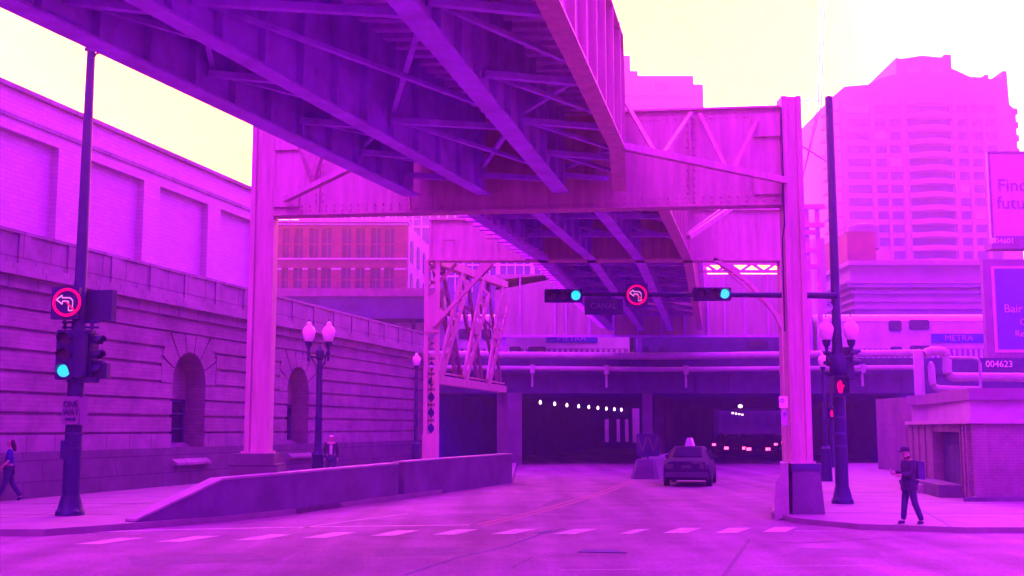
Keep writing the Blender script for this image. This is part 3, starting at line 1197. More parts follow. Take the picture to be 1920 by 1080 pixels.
for k in range(9):
    c = Vector((q.x, YR + 0.4, 0)) + sd_ * (k * 6.1)
    mb = MB()
    mb.box(c.x - 0.3, c.x + 0.3, c.y - 0.3, c.y + 0.3, 0, 4.34)
    mb.build('column', M['concrete'], rb)
for k in range(9):
    c = Vector((at(1508, 800, YR).x, YR + 0.4, 0)) + sd_ * (k * 6.1)
    mb = MB()
    mb.box(c.x - 0.35, c.x + 0.35, c.y - 0.35, c.y + 0.35, 0, 4.34)
    mb.build('column', M['concrete'], rb)
mb = MB()
c = Vector((at(1652, 800, YR).x, YR + 6, 0))
mb.prism([(c.x + 1.5, c.y, 0), (c.x + 2.5, c.y, 0), (c.x + 2.5 + 11.9, 125, 0), (c.x + 1.5 + 11.9, 125, 0)], (0, 0, 4.34))
mb.box(at(1700, 800, YR).x, 60, YR + 0.5, YR + 2, 0, 4.34)
mb.box(-45, -5.5, YR + 0.6, YR + 2, 0, 4.34)
mb.prism([(-5.5, YR + 2, 0), (-4.5, YR + 2, 0), (9, 125, 0), (8, 125, 0)], (0, 0, 4.34))
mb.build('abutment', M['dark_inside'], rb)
# back wall with slots of daylight, opening over the right roadway
mb = MB()
YE = 125.0
slots = [(1110, 1116), (1134, 1142), (1156, 1163), (1172, 1179)]
edges = [960] + [e for s_ in slots for e in s_] + [1186]
xs = [at(e, 800, YE).x for e in edges]
for a, b in zip(xs[0::2], xs[1::2]):
    mb.box(a, b, YE, YE + 0.5, 0, 4.34)
for a, b in zip(xs[1:-1:2], xs[2::2]):
    mb.box(a, b, YE, YE + 0.5, 0, at(0, 829, YE).z)
    mb.box(a, b, YE, YE + 0.5, at(0, 786, YE).z, 4.34)
mb.box(at(1200, 800, YE).x, at(1338, 800, YE).x, YE, YE + 0.5, 0, 4.34)
mb.box(at(1186, 800, YE).x, at(1200, 800, YE).x, YE, YE + 0.5, 0, at(0, 830, YE).z)
mb.box(at(1483, 800, YE).x, 62, YE, YE + 0.5, 0, 4.34)
mb.box(-45, at(960, 800, YE).x, YE, YE + 0.5, 0, 4.34)
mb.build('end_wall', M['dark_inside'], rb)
mb = MB()
for (a, b) in ((1110, 1116), (1134, 1142), (1156, 1163), (1172, 1179), (1186, 1200)):
    pass
mb = MB()
mb.box(-45, at(1215, 800, YE).x, YE + 4, YE + 4.4, 0, 4.9)
tag(mb.build('rear_wall', M['conc_light']), 'pale wall glimpsed through slots at the far end of the left underpass', 'wall')

# concrete median nose and its chevron board
mn = thing('traffic_island', 'rounded concrete nose of the median island under the bridge beside the cab', 'island', tuple(atz(1212, 900, 0)))
P = atz(1209, 898, 0)
mb = MB()
ux = Vector((math.cos(R(14)), -math.sin(R(14)), 0))
b0 = [(-0.62, 0), (-0.45, -0.3), (0.45, -0.3), (0.62, 0), (0.62, 14), (-0.62, 14)]
t0_ = [(-0.42, 0.35), (-0.3, 0.15), (0.3, 0.15), (0.42, 0.35), (0.42, 14), (-0.42, 14)]
vs = [P + ux * a + sd_ * b for a, b in b0] + [P + ux * a + sd_ * b + Vector((0, 0, 0.85)) for a, b in t0_]
mb.add(vs, [tuple(range(6))[::-1], tuple(range(6, 12))] + [(k, (k + 1) % 6, (k + 1) % 6 + 6, k + 6) for k in range(6)])
mb.build('nose', M['concrete'], mn)
cb = thing('chevron_board', 'small dark board with pale chevrons standing on the median island', 'sign', tuple(P + sd_ * 1 + Vector((0, 0, 0.85))))
mb = MB()
c = P + sd_ * 1.2
mb.box(c.x - 0.5, c.x + 0.5, c.y, c.y + 0.05, 0.95, 1.95)
mb.box(c.x - 0.04, c.x + 0.04, c.y + 0.05, c.y + 0.1, 0.84, 1.9)
mb.build('board', M['steel_dark'], cb)
mb = MB()
for k in (-0.25, 0.25):
    mb.bar((c.x + k - 0.2, c.y - 0.012, 1.8), (c.x + k, c.y - 0.012, 1.15), 0.012, 0.1, (1, 0, 0))
    mb.bar((c.x + k + 0.2, c.y - 0.03, 1.8), (c.x + k, c.y - 0.03, 1.15), 0.012, 0.1, (1, 0, 0))
mb.build('chevron', M['concrete'], cb)

# tunnel lamps
LP = [(975, 750), (1013, 754), (1040, 757), (1063, 759.5), (1085, 761.5), (1104, 763), (1121, 764.5), (1137, 766), (1152, 767), (1165, 768)]
for i, (a, b) in enumerate(LP):
    q = atz(a, b, 4.2)
    lt = thing('tunnel_lamp', ['nearest', 'second', 'third', 'fourth', 'fifth', 'sixth', 'seventh', 'eighth', 'ninth', 'farthest'][i] + ' glowing lamp in the receding ceiling row inside the left underpass', 'lamp', tuple(q), 'row of lamps under the bridge')
    mb = MB()
    s_ = 0.65 + 0.4 * q.y / 116
    mb.lathe([(0.02, -0.17 * s_), (0.09 * s_, -0.1 * s_), (0.10 * s_, 0.0), (0.05 * s_, 0.12 * s_), (0.02, 0.16 * s_)], tuple(q), 8)
    mb.build('bulb', M['warm_on'], lt, True)
    mb = MB()
    mb.box(q.x - 0.08, q.x + 0.08, q.y - 0.08, q.y + 0.08, q.z + 0.16 * s_, 4.36 + 0.05)
    mb.build('bracket', M['black'], lt)
q = at(1388, 762, 96)
lt = thing('tunnel_lamp', 'single cool white lamp hanging over the right roadway under the bridge', 'lamp', tuple(q))
mb = MB()
mb.lathe([(0.05, -0.12), (0.17, -0.05), (0.17, 0.07), (0.05, 0.14)], tuple(q), 10)
mb.build('bulb', M['warm_on'], lt, True)
mb = MB()
mb.box(q.x - 0.03, q.x + 0.03, q.y - 0.03, q.y + 0.03, q.z + 0.14, 4.74)
mb.build('hanger', M['black'], lt)

for i, (a, b, Y) in enumerate(((1374, 774.5, 134), (1380, 775.5, 141), (1386, 776.5, 148), (1392, 777.5, 155))):
    q = at(a, b, Y)
    q.z = min(q.z, 4.3)
    lt = thing('tunnel_lamp', ['leftmost', 'second', 'third', 'rightmost'][i] + ' of four tiny pink lamps far beyond the right underpass', 'lamp', tuple(q), 'four tiny far lamps')
    mb = MB()
    mb.lathe([(0.05, -0.1), (0.12, -0.04), (0.12, 0.05), (0.04, 0.1)], tuple(q), 8)
    mb.build('bulb', M['warm_on'], lt, True)
    mb = MB()
    mb.box(q.x - 0.03, q.x + 0.03, q.y - 0.03, q.y + 0.03, q.z + 0.1, 4.75)
    mb.build('hanger', M['black'], lt)

# service pipes on the bridge
def pipe(name, label, pix, Y, r_, group=None, brackets=()):
    P_ = [at(a, b, Y) for a, b in pix]
    o = thing(name, label, 'pipe', tuple(P_[0]), group)
    mb = MB()
    # round the corners
    Q = [P_[0]]
    for i in range(1, len(P_) - 1):
        a, b, c = P_[i - 1], P_[i], P_[i + 1]
        la = min(0.45, (a - b).length * 0.45)
        lc = min(0.45, (c - b).length * 0.45)
        s0 = b + (a - b).normalized() * la
        s1 = b + (c - b).normalized() * lc
        for k in range(5):
            t_ = k / 4
            Q.append(s0 * (1 - t_) ** 2 + b * 2 * t_ * (1 - t_) + s1 * t_ ** 2)
    Q.append(P_[-1])
    mb.tube(Q, r_, 12)
    mb.build('pipe_run', M['pipe'], o, True)
    for px in brackets:
        q = None
        for i in range(len(pix) - 1):
            if pix[i][0] <= px <= pix[i + 1][0]:
                tt = (px - pix[i][0]) / (pix[i + 1][0] - pix[i][0])
                q = P_[i].lerp(P_[i + 1], tt)
        mb = MB()
        mb.box(q.x - 0.14, q.x + 0.14, Y - r_ - 0.04, Y + r_ + 0.04, q.z - r_ * 1.6 - 0.05, q.z + r_ * 1.5)
        mb.box(q.x - 0.06, q.x + 0.06, Y + 0.02, Y + r_ + 0.02, q.z - 1.1, q.z - r_)
        mb.build('hanger', M['pipe'], o)
    return o


pipe('service_pipe', 'upper long pale pipe running along the railway bridge edge', [(752, 664), (1240, 668), (1722, 662)], 69.3, 0.21, brackets=())
pipe('service_pipe', 'lower long pipe with collars running along the railway bridge edge', [(800, 689), (1240, 693), (1722, 689)], 69.3, 0.15, brackets=(998, 1137, 1286, 1466, 1617))
pipe('service_pipe', 'pale pipe that humps over the post and elbows down to run right', [(1733, 664), (1744, 658), (1776, 658), (1776, 707), (1990, 708)], 62.0, 0.24)
pipe('service_pipe', 'lower pale pipe dropping beside the post and turning right above the shed', [(1743, 684), (1746, 684), (1749, 729), (1835, 731)], 61.5, 0.19)
pipe('service_pipe', 'thin pink pipe shaped like a handrail at the right of the post', [(1780, 671), (1838, 671), (1838, 740)], 61.0, 0.08)
o = thing('pipe_post', 'tall round topped pale post where the bridge pipes end above the shed', 'post', tuple(at(1724, 790, 62) * Vector((1, 1, 0)) if False else (at(1724, 720, 62).x, 62, 0)))
mb = MB()
q = at(1724, 720, 62)
mb.lathe([(0.27, 0), (0.27, at(0, 660, 62).z), (0.2, at(0, 656, 62).z), (0.05, at(0, 655, 62).z)], (q.x, 62, 0), 14)
mb.build('shaft', M['pipe'], o, True)

# ================================================================== TRAIN
YT = 76.0
def coach(label, px0, px1, wins, bands, body_m='train', roof_m='train_roof'):
    o = thing('train_coach', label, 'train', (at(px0, 650, YT).x, YT, 5.2), 'double deck coaches on the bridge')
    zr = at(0, 588, YT).z
    x0, x1 = at(px0, 640, YT).x, at(px1, 640, YT).x
    mb = MB()
    mb.box(x0, x1, YT, YT + 3, 5.6, zr - 0.5)
    mb.build('body', M[body_m], o)
    mb = MB()
    mb.box(x0 + 0.1, x1 - 0.1, YT - 0.02, YT, 5.62, 7.45)
    mb.build('rib_shade_panel', M['board'] if body_m == 'train' else M['steel_dark'], o)  # darker backing paints the shade between the ribs; it is not set back
    mb = MB()
    x = x0 + 0.3
    while x < x1 - 0.3:
        mb.box(x, x + 0.17, YT - 0.08, YT - 0.02, 5.7, 7.4)
        x += 0.36
    mb.build('ribbing', M[body_m], o)
    mb = MB()
    sec = [(0, -0.5), (0.02, -0.28), (0.25, -0.1), (0.8, 0.0), (2.2, 0.0), (2.75, -0.1), (2.98, -0.28), (3.0, -0.5)]
    mb.prism([(x0, YT + a, zr + b) for a, b in sec], (x1 - x0, 0, 0))
    mb.box(x0, x1, YT - 0.05, YT, zr - 0.52, zr - 0.44)
    mb.build('roof', M[roof_m], o)
    mb = MB()
    mb.box(x0 + 0.3, x1 - 0.3, YT + 0.2, YT + 2.8, 5.0, 5.6)
    mb.build('underframe', M['steel_dark'], o)
    for (a, b, c, d_) in wins:
        if not (px0 - 1 < a < px1):
            continue
        mb = MB()
        xa, xb_ = at(a, 640, YT).x, at(c, 640, YT).x
        za, zb_ = at(0, d_, YT).z, at(0, b, YT).z
        mb.prism([(xa + 0.1, YT - 0.10, za), (xb_ - 0.1, YT - 0.10, za), (xb_, YT - 0.10, za + 0.1), (xb_, YT - 0.10, zb_ - 0.1), (xb_ - 0.1, YT - 0.10, zb_), (xa + 0.1, YT - 0.10, zb_), (xa, YT - 0.10, zb_ - 0.1), (xa, YT - 0.10, za + 0.1)], (0, 0.09, 0))
        mb.build('window', M['glass'], o)
    for (a, c, txt) in bands:
        xa, xb_ = at(a, 640, YT).x, at(c, 640, YT).x
        mb = MB()
        mb.box(xa, xb_, YT - 0.11, YT - 0.001, at(0, 642, YT).z, at(0, 626, YT).z)
        bd = mb.build('name_band', M['blueband'], o)
        text_obj(txt, 'lettering', M['steel_under'], bd, ((xa + xb_) / 2, YT - 0.12, at(0, 634.5, YT).z), 0.55, align='CENTER', sx=1.1)
    return o


coach('leftmost double deck train coach, only its pale roof showing past the stone building', 60, 792, [(742, 612, 752, 626)], [])
coach('middle double deck train coach with blue name band under the seamed screen', 800, 1180,
      [(860, 617, 880, 636), (903, 617, 921, 636), (955, 650, 977, 663), (990, 650, 1024, 663)], [(1024, 1120, 'METRA')])
coach('dark engine coupled between the middle and rightmost train coaches under the railway', 1188, 1526,
      [(1206, 650, 1216, 662), (1234, 650, 1246, 662), (1400, 640, 1440, 655)], [], 'steel_dark', 'leg_dim')
coach('rightmost double deck train coach with pale roof and dark windows beyond the corner lamps', 1533, 2260,
      [(1667, 601, 1691, 621), (1705, 600, 1743, 618), (1668, 650, 1690, 658), (1705, 648, 1743, 658), (1880, 600, 1915, 618)], [(1746, 1848, 'METRA')])

# ================================================================== SEAMED SCREEN of the train shed
ts = thing('shed_screen', 'tall pale steel screen with vertical seams standing on the bridge behind the mast arm', 'screen wall', (10, 71.2, 5.2))
YS = 71.2
mb = MB()
xa, xb_ = at(928, 600, YS).x, at(1500, 600, YS).x
za, zb_ = at(0, 630, YS).z, at(0, 514, YS).z
mb.box(xa, xb_, YS, YS + 0.2, za, zb_)
mb.build('sheet', M['steel_panel'], ts)
mb = MB()
for px in (975, 1040, 1061, 1105, 1150, 1195, 1240, 1283, 1327, 1358, 1396, 1440):
    xx = at(px, 580, YS).x
    mb.box(xx - 0.05, xx + 0.05, YS - 0.1, YS, za, zb_)
mb.box(xa, xb_, YS - 0.12, YS, za - 0.08, za + 0.05)
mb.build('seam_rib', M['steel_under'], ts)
for px in (932, 944, 1200, 1498):
    xx = at(px, 660, YS).x
    mb = MB()
    mb.box(xx - 0.15, xx + 0.15, YS + 0.25, YS + 0.5, 5.2, za)
    mb.build('post', M['steel_under'], ts)
mb = MB()
mb.prism([at(925, 545, YS), at(943, 524, YS), at(1058, 511, YS), at(1058, 519, YS)], (0, 6, 0))
mb.build('roof', M['steel_pink'], ts)

cn = thing('platform_canopy', 'long dark fascia of the platform canopy above the stone parapet', 'canopy', (-9, 73, 5.2))
mb = MB()
x0_, x1_ = at(500, 570, 73).x, at(830, 570, 73).x
mb.box(x0_, x1_, 73, 84, at(0, 597, 73).z, at(0, 556, 73).z)
mb.build('fascia', M['steel_dark'], cn)
mb = MB()
mb.box(x0_, x1_, 72.85, 84, at(0, 556, 73).z, at(0, 541, 73).z)
mb.build('roof_edge', M['leg_dim'], cn)
for k in range(5):
    xx = x0_ + 1.5 + k * 2.6
    mb = MB()
    mb.box(xx - 0.12, xx + 0.12, 74, 74.3, 5.2, at(0, 597, 73).z)
    mb.build('post', M['steel_dark'], cn)

# ================================================================== BACKGROUND BUILDINGS
# red brick loft building
YK = 110.0
bk_ = thing('brick_building', 'red brick warehouse with two rows of tall windows left of the lattice column', 'building', (at(640, 600, YK).x, YK, 0))
rows = [(428, 485), (502, 545), (560, 610)]
cols_ = [(529, 541), (551, 567), (579, 596), (603, 621), (641, 658), (667, 684), (695, 714), (721, 739)]
X = lambda px, Y=YK: at(px, 480, Y).x
Z = lambda py, Y=YK: at(0, py, Y).z
mb = MB()
xe0, xe1 = X(470), X(762)
yb = [Z(412)] + [Z(v) for r_ in rows for v in r_]
mb.box(xe0, xe1, YK, YK + 0.8, Z(428), Z(417))
for i in range(len(rows)):
    top, bot = rows[i]
    nb = rows[i + 1][0] if i + 1 < len(rows) else 700
    mb.box(xe0, xe1, YK, YK + 0.8, Z(nb), Z(bot))
    prev = xe0
    for a, b in cols_:
        mb.box(prev, X(a), YK, YK + 0.8, Z(bot), Z(top))
        prev = X(b)
    mb.box(prev, xe1, YK, YK + 0.8, Z(bot), Z(top))
mb.box(xe0, xe1, YK, YK + 0.8, 0, Z(700))
mb.box(xe0, xe1, YK + 1.2, YK + 14, 0, Z(420))
mb.build('wall', M['redbrick'], bk_)
mb = MB()
mb.box(xe0, xe1 + 0.2, YK - 0.3, YK + 14, Z(417), Z(413.5))
mb.box(xe0, xe1 + 0.1, YK - 0.15, YK, Z(422), Z(419))
mb.box(xe0, xe1 + 0.1, YK - 0.25, YK, Z(487), Z(484))
mb.build('cornice', M['pinkstone'], bk_)
mb = MB()
prev = 470
for a, b in cols_ + [(762, 762)]:
    if a - prev > 2:
        mb.box(X(prev) + 0.02, X(a) - 0.02, YK - 0.08, YK, Z(506), Z(502.5))
    prev = b
mb.build('lintel_band', M['pinkstone'], bk_)
for (top, bot) in rows[:2]:
    for a, b in cols_:
        mb = MB()
        mb.box(X(a), X(b), YK + 0.5, YK + 0.55, Z(bot), Z(top))
        wn = mb.build('window', M['loft_win'], bk_)
        mb = MB()
        m_ = (X(a) + X(b)) / 2
        mb.box(m_ - 0.04, m_ + 0.04, YK + 0.42, YK + 0.5, Z(bot), Z(top))
        mb.box(X(a), X(b), YK + 0.43, YK + 0.49, Z((top + bot) / 2) - 0.05, Z((top + bot) / 2) + 0.05)
        mb.build('frame', M['redbrick_pl'], wn)
mb = MB()
# oblique wing
A_ = Vector((xe1, YK, 0))
B_ = Vector((at(822, 500, YK + 22).x, YK + 22, 0))
dd = (B_ - A_).normalized()
nn = Vector((dd.y, -dd.x, 0))
mb.obox(A_, dd, nn, 1.2, (B_ - A_).length, -2.9, 0, 0, Z(418))
mb.build('wing', M['pinkstone'], bk_)
for k in range(5):
    for z0_, z1_ in ((Z(486), Z(443)), (Z(545), Z(505))):
        mb = MB()
        a0_ = 2.2 + k * 4.0
        pts = [(a0_, z0_), (a0_ + 1.6, z0_), (a0_ + 1.6, z1_ - 0.4), (a0_ + 1.2, z1_), (a0_ + 0.4, z1_), (a0_, z1_ - 0.4)]
        mb.prism([A_ + dd * p + nn * 0.02 + Vector((0, 0, z_)) for p, z_ in pts], nn * 0.06)
        mb.build('window', M['loft_win'], bk_)

# glazed block behind
YG = 150.0
gb = thing('glass_building', 'glazed block with thin white mullions seen between the bridge steelwork', 'building', (at(920, 480, YG).x, YG, 0))
mb = MB()
mb.box(at(560, 450, YG).x, at(1130, 450, YG).x, YG, YG + 15, 0, at(0, 396, YG).z)
mb.build('glass_wall', M['tower_win'], gb)
mb = MB()
px = 566
while px < 1125:
    xx = at(px, 450, YG).x
    w_ = 0.30 if (px // 11) % 6 == 0 else 0.08
    mb.box(xx - w_, xx + w_, YG - 0.2, YG, 20, at(0, 396, YG).z)
    px += 16
for py in (400, 425, 460, 497, 518):
    mb.box(at(560, 450, YG).x, at(1130, 450, YG).x, YG - 0.28, YG - 0.201, at(0, py + 2, YG).z, at(0, py - 1, YG).z)
mb.build('mullion', M['white'], gb)
mb = MB()
for px in range(520, 780, 24):
    xx = at(px, 410, YK + 3).x
    mb.box(xx - 0.06, xx + 0.06, YK + 3, YK + 3.1, at(0, 418, YK + 3).z, at(0, 405, YK + 3).z)
mb.box(at(510, 410, YK + 3).x, at(785, 410, YK + 3).x, YK + 3.1, YK + 3.2, at(0, 411, YK + 3).z, at(0, 409, YK + 3).z)
mb.build('roof_rail', M['pinkstone'], bk_)

# classic stone building behind the right coach
YC = 100.0
cl = thing('stone_building', 'low classical stone building with deep cornices behind the right coach', 'building', (at(1700, 560, YC).x, YC, 0))
mb = MB()
XX = lambda px, Y=YC: at(px, 540, Y).x
ZZ = lambda py, Y=YC: at(0, py, Y).z
mb.box(XX(1602), XX(1990), YC, YC + 20, 0, ZZ(535))
mb.box(XX(1597), XX(1990), YC + 0.3, YC + 18, ZZ(535), ZZ(496))
mb.build('wall', M['classic'], cl)
mb = MB()
for py0, py1, o_ in ((498, 490, 0.5), (533, 529, 0.9), (540, 533, 0.7), (551, 545, 0.35), (566, 560, 0.2), (580, 575, 0.3)):
    mb.box(XX(1600) - o_, XX(1990), YC - o_, YC + 19, ZZ(py0), ZZ(py1))
mb.build('cornice', M['classic'], cl)
mb = MB()
mb.box(XX(1642), XX(1700), YC + 8, YC + 16, ZZ(496), at(0, 434, YC + 8).z)
mb.build('roof_block', M['redbrick_pl'], cl)
wt = thing('water_tank', 'squat dark round water tank on the roof in front of the apartment tower', 'tank', (at(1619, 440, YC + 10).x, YC + 10, ZZ(496)))
mb = MB()
q = at(1619, 450, YC + 10)
zt, zb2 = at(0, 424, YC + 10).z, at(0, 468, YC + 10).z
r_ = at(1647, 450, YC + 10).x - q.x
mb.lathe([(r_, zb2), (r_, zt - 0.2), (r_ * 1.03, zt - 0.2), (r_ * 0.95, zt), (0.2, zt + 0.35)], (q.x, YC + 10, 0), 24)
mb.build('barrel', M['board'], wt, True)
mb = MB()
for k in range(4):
    a = k * math.pi / 2 + 0.6
    mb.box(q.x + r_ * .7 * math.cos(a) - .15, q.x + r_ * .7 * math.cos(a) + .15, YC + 10 + r_ * .7 * math.sin(a) - .15, YC + 10 + r_ * .7 * math.sin(a) + .15, ZZ(497), zb2)
mb.build('stand', M['board'], wt)

# apartment tower
YW = 185.0
tw = thing('apartment_tower', 'tall pale apartment tower with stacked curved balconies on the right skyline', 'building', (at(1735, 500, YW).x, YW, 0))
TX = lambda px: at(px, 350, YW).x
TZ = lambda py: at(0, py, YW).z
mb = MB()
prof = [(1566, 640), (1566, 182), (1590, 162), (1640, 158), (1650, 150), (1690, 138), (1690, 108), (1700, 110), (1740, 104), (1780, 108), (1782, 102), (1795, 102), (1795, 128), (1830, 144), (1856, 145), (1857, 140), (1864, 140), (1864, 148), (1890, 145), (1891, 133), (1899, 133), (1901, 196), (1912, 206), (1912, 640)]
mb.prism([(TX(a), YW, TZ(b)) for a, b in prof], (0, 20, 0))
mb.build('wall', M['tower'], tw)
mb = MB()
for a in (1562, 1584, 1639, 1667, 1697, 1793, 1822, 1850, 1876):
    mb.box(TX(a) - 0.25, TX(a) + 0.25, YW - 0.4, YW, 0, TZ(190 if a < 1600 else 175))
mb.build('rib', M['tower'], tw)
fl = 25.2
nwin = 0
wc = [(1592, 1634), (1645, 1664), (1671, 1692), (1801, 1818), (1826, 1846), (1855, 1872)]
for i in range(15):
    py = 198 + i * fl * (0.985)
    for j, (a, b) in enumerate(wc):
        if py > 470 and a < 1650:
            continue
        if nwin >= 84:
            break
        nwin += 1
        mb = MB()
        mb.box(TX(a), TX(b), YW - 0.12, YW + 0.001, TZ(py + 14), TZ(py))
        hx = (TX(a) + TX(b)) / 2
        mb.box(hx - 0.15, hx + 0.15, YW - 0.2, YW - 0.12, TZ(py + 14), TZ(py))
        mb.build('window', M['tower_bright'] if (i * 7 + j * 3) % 17 == 0 else M['tower_win'], tw)
for i in range(15):
    py = 190 + i * fl * 0.985
    mb = MB()
    n = 10
    xa, xb_ = TX(1704), TX(1790)
    top = []
    for k in range(n + 1):
        t_ = k / n
        top.append((xa + (xb_ - xa) * t_, YW - 0.6 - 1.8 * math.sin(math.pi * t_)))
    pts = [(x, y, TZ(py + 9)) for x, y in top] + [(xb_, YW, TZ(py + 9)), (xa, YW, TZ(py + 9))]
    mb.prism(pts, (0, 0, TZ(py) - TZ(py + 9)))
    bal = mb.build('balcony', M['tower'], tw)
    mb = MB()
    mb.box(xa + 0.3, xb_ - 0.3, YW - 0.1, YW, TZ(py + 22), TZ(py + 9.5))
    mb.build('window', M['tower_win'], bal)
for i in range(14):
    py = 200 + i * fl * 0.985
    mb = MB()
    mb.box(TX(1553), TX(1566), YW + 1, YW + 4, TZ(py + 10), TZ(py))
    mb.build('side_balcony', M['tower'], tw)
    mb = MB()
    mb.box(TX(1569), TX(1578), YW - 0.15, YW, TZ(py + 6), TZ(py - 14))
    mb.build('window', M['tower_bright'], tw)
for i in range(5):
    mb = MB()
    py = 200 + i * fl
    mb.box(TX(1904), TX(1921), YW + 1, YW + 3, TZ(py + 11), TZ(py))
    mb.build('side_balcony', M['tower'], tw)
for a in (1710, 1724, 1752, 1766):
    mb = MB()
    mb.box(TX(a), TX(a + 12), YW - 0.15, YW, TZ(137), TZ(126))
    mb.build('window', M['tower_bright'], tw)

# far pale tower behind the elevated railway
YF = 200.0
ft = thing('distant_tower', 'washed out stepped tower peeking above the elevated railway', 'building', (at(1250, 200, YF).x, YF, 0))
mb = MB()
FX = lambda px: at(px, 150, YF).x
FZ = lambda py: at(0, py, YF).z
for a, b, t_ in ((1100, 1164, 40), (1164, 1182, 104), (1182, 1196, 133), (1196, 1300, 142), (1300, 1318, 158)):
    mb.box(FX(a), FX(b), YF, YF + 15, 0, FZ(t_))
mb.build('wall', M['tower'], ft)
mb = MB()
mb.box(FX(1228), FX(1252), YF - 0.2, YF, FZ(168), FZ(156))
mb.build('window', M['tower_win'], ft)
mb = MB()
mb.box(FX(1164), FX(1318), YF - 0.5, YF, FZ(180), FZ(178))
mb.build('cornice', M['tower'], ft)

# street scene beyond the underpass
ds = thing('distant_building', 'dark facade with rows of small windows seen through the right underpass', 'building', (at(1400, 790, 180).x, 180, 0))
mb = MB()
mb.box(at(1300, 790, 180).x, at(1560, 790, 180).x, 180, 190, 0, 11)
mb.build('wall', M['ds_wall'], ds)
for k in range(9):
    for z_ in (2.6, 5.2):
        mb = MB()
        xx = at(1315 + k * 20, 790, 180).x
        mb.box(xx, xx + 0.9, 179.85, 180, z_, z_ + 1.7)
        mb.build('window', M['glass'], ds)

# rail signal gantry, far right of the second bent
sg = thing('signal_gantry', 'dark rail signal gantry with stacked arms right of the tall front column', 'signal gantry', (at(1526, 600, 66).x, 66, 5.4))
mb = MB()
for px in (1514, 1534):
    q = at(px, 450, 73)
    mb.box(q.x - 0.14, q.x + 0.14, 73, 73.3, 5.2, at(0, 392, 73).z)
for py in (388, 422, 436, 470, 500):
    mb.box(at(1500, py, 73).x, at(1545 if py in (388, 422) else 1530, py, 73).x, 72.8, 73, at(0, py + 5, 73).z, at(0, py - 4, 73).z)
for a, b in (((1503, 400), (1514, 420)), ((1503, 436), (1514, 455)), ((1503, 470), (1514, 490))):
    mb.bar(at(*a, 72.9), at(*b, 72.9), 0.12, 0.12)
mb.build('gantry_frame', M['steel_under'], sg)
mb = MB()
mb.box(at(1528, 500, 95).x, at(1548, 500, 95).x, 95, 105, 0, at(0, 446, 95).z)
tag(mb.build('narrow_building', M['classic']), 'narrow pale block between the signal gantry and the corner lamp mast', 'building')

# ================================================================== BILLBOARDS (right edge)
YBB = 54.0
bb = thing('billboard', 'upper pale billboard with dark words beginning Fin and futu', 'billboard', (at(1960, 700, YBB).x, YBB, 0))
mb = MB()
x0_, x1_ = at(1856, 360, YBB).x, at(2080, 360, YBB).x
mb.box(x0_, x1_, YBB, YBB + 0.3, at(0, 446, YBB).z, at(0, 284, YBB).z)
mb.build('poster_panel', M['poster_pink'], bb)
mb = MB()
mb.box(x0_ - 0.04, x0_ + 0.06, YBB - 0.05, YBB, at(0, 446, YBB).z, at(0, 284, YBB).z)
mb.box(x0_, x1_, YBB - 0.05, YBB, at(0, 284, YBB).z - .1, at(0, 284, YBB).z)
mb.build('frame', M['board'], bb)
mb = MB()
mb.box(x0_, x1_, YBB - 0.4, YBB - 0.1, at(0, 460, YBB).z, at(0, 445, YBB).z)
ct = mb.build('number_strip', M['board'], bb)
mb = MB()
mb.box(x0_ - 0.3, x1_, YBB - 0.6, YBB + 0.2, at(0, 470, YBB).z, at(0, 460, YBB).z)
mb.box(x1_ - 3.2, x1_ - 2.6, YBB + 0.4, YBB + 1.0, 0.1, at(0, 300, YBB).z)
mb.build('catwalk', M['board'], bb)
text_obj('Find', 'lettering', M['poster_text'], bb, tuple(at(1870, 348, YBB - 0.02)), 0.86)
text_obj('future', 'lettering', M['poster_text'], bb, tuple(at(1869, 381, YBB - 0.02)), 0.86)
text_obj('004601', 'panel_number', M['white'], bb, tuple(at(1859, 452, YBB - 0.42)), 0.36)
YB2 = 53.0
b2 = thing('billboard', 'lower billboard with blue poster beginning Bai in a wide frame', 'billboard', (at(1960, 700, YB2).x, YB2, 0))
mb = MB()
x0_, x1_ = at(1846, 570, YB2).x, at(2080, 570, YB2).x
mb.box(x0_, x1_, YB2, YB2 + 0.3, at(0, 670, YB2).z, at(0, 486, YB2).z)
mb.build('board_panel', M['board'], b2)
mb = MB()
mb.box(at(1861, 570, YB2).x, x1_ - 0.4, YB2 - 0.03, YB2 + 0.001, at(0, 661, YB2).z, at(0, 499, YB2).z)
mb.build('poster_border', M['poster_pink'], b2)
mb = MB()
mb.box(at(1867, 570, YB2).x, x1_ - 0.6, YB2 - 0.05, YB2 - 0.031, at(0, 655, YB2).z, at(0, 504, YB2).z)
mb.build('poster', M['poster_blue'], b2)
text_obj('Bair', 'lettering', M['poster_pink'], b2, tuple(at(1882, 579, YB2 - 0.06)), 0.55)
text_obj('Co', 'lettering', M['poster_pink'], b2, tuple(at(1912, 604, YB2 - 0.06)), 0.4)
text_obj('Ret', 'lettering', M['poster_pink'], b2, tuple(at(1903, 626, YB2 - 0.06)), 0.42)
mb = MB()
mb.box(x0_, x1_, YB2 - 0.1, YB2, at(0, 692, YB2).z, at(0, 672, YB2).z)
mb.box(x1_ - 3.2, x1_ - 2.6, YB2 + 0.4, YB2 + 1.0, 0.1, at(0, 500, YB2).z)
mb.build('number_strip', M['steel_dark'], b2)
text_obj('004623', 'panel_number', M['white'], b2, tuple(at(1848, 683, YB2 - 0.12)), 0.42)

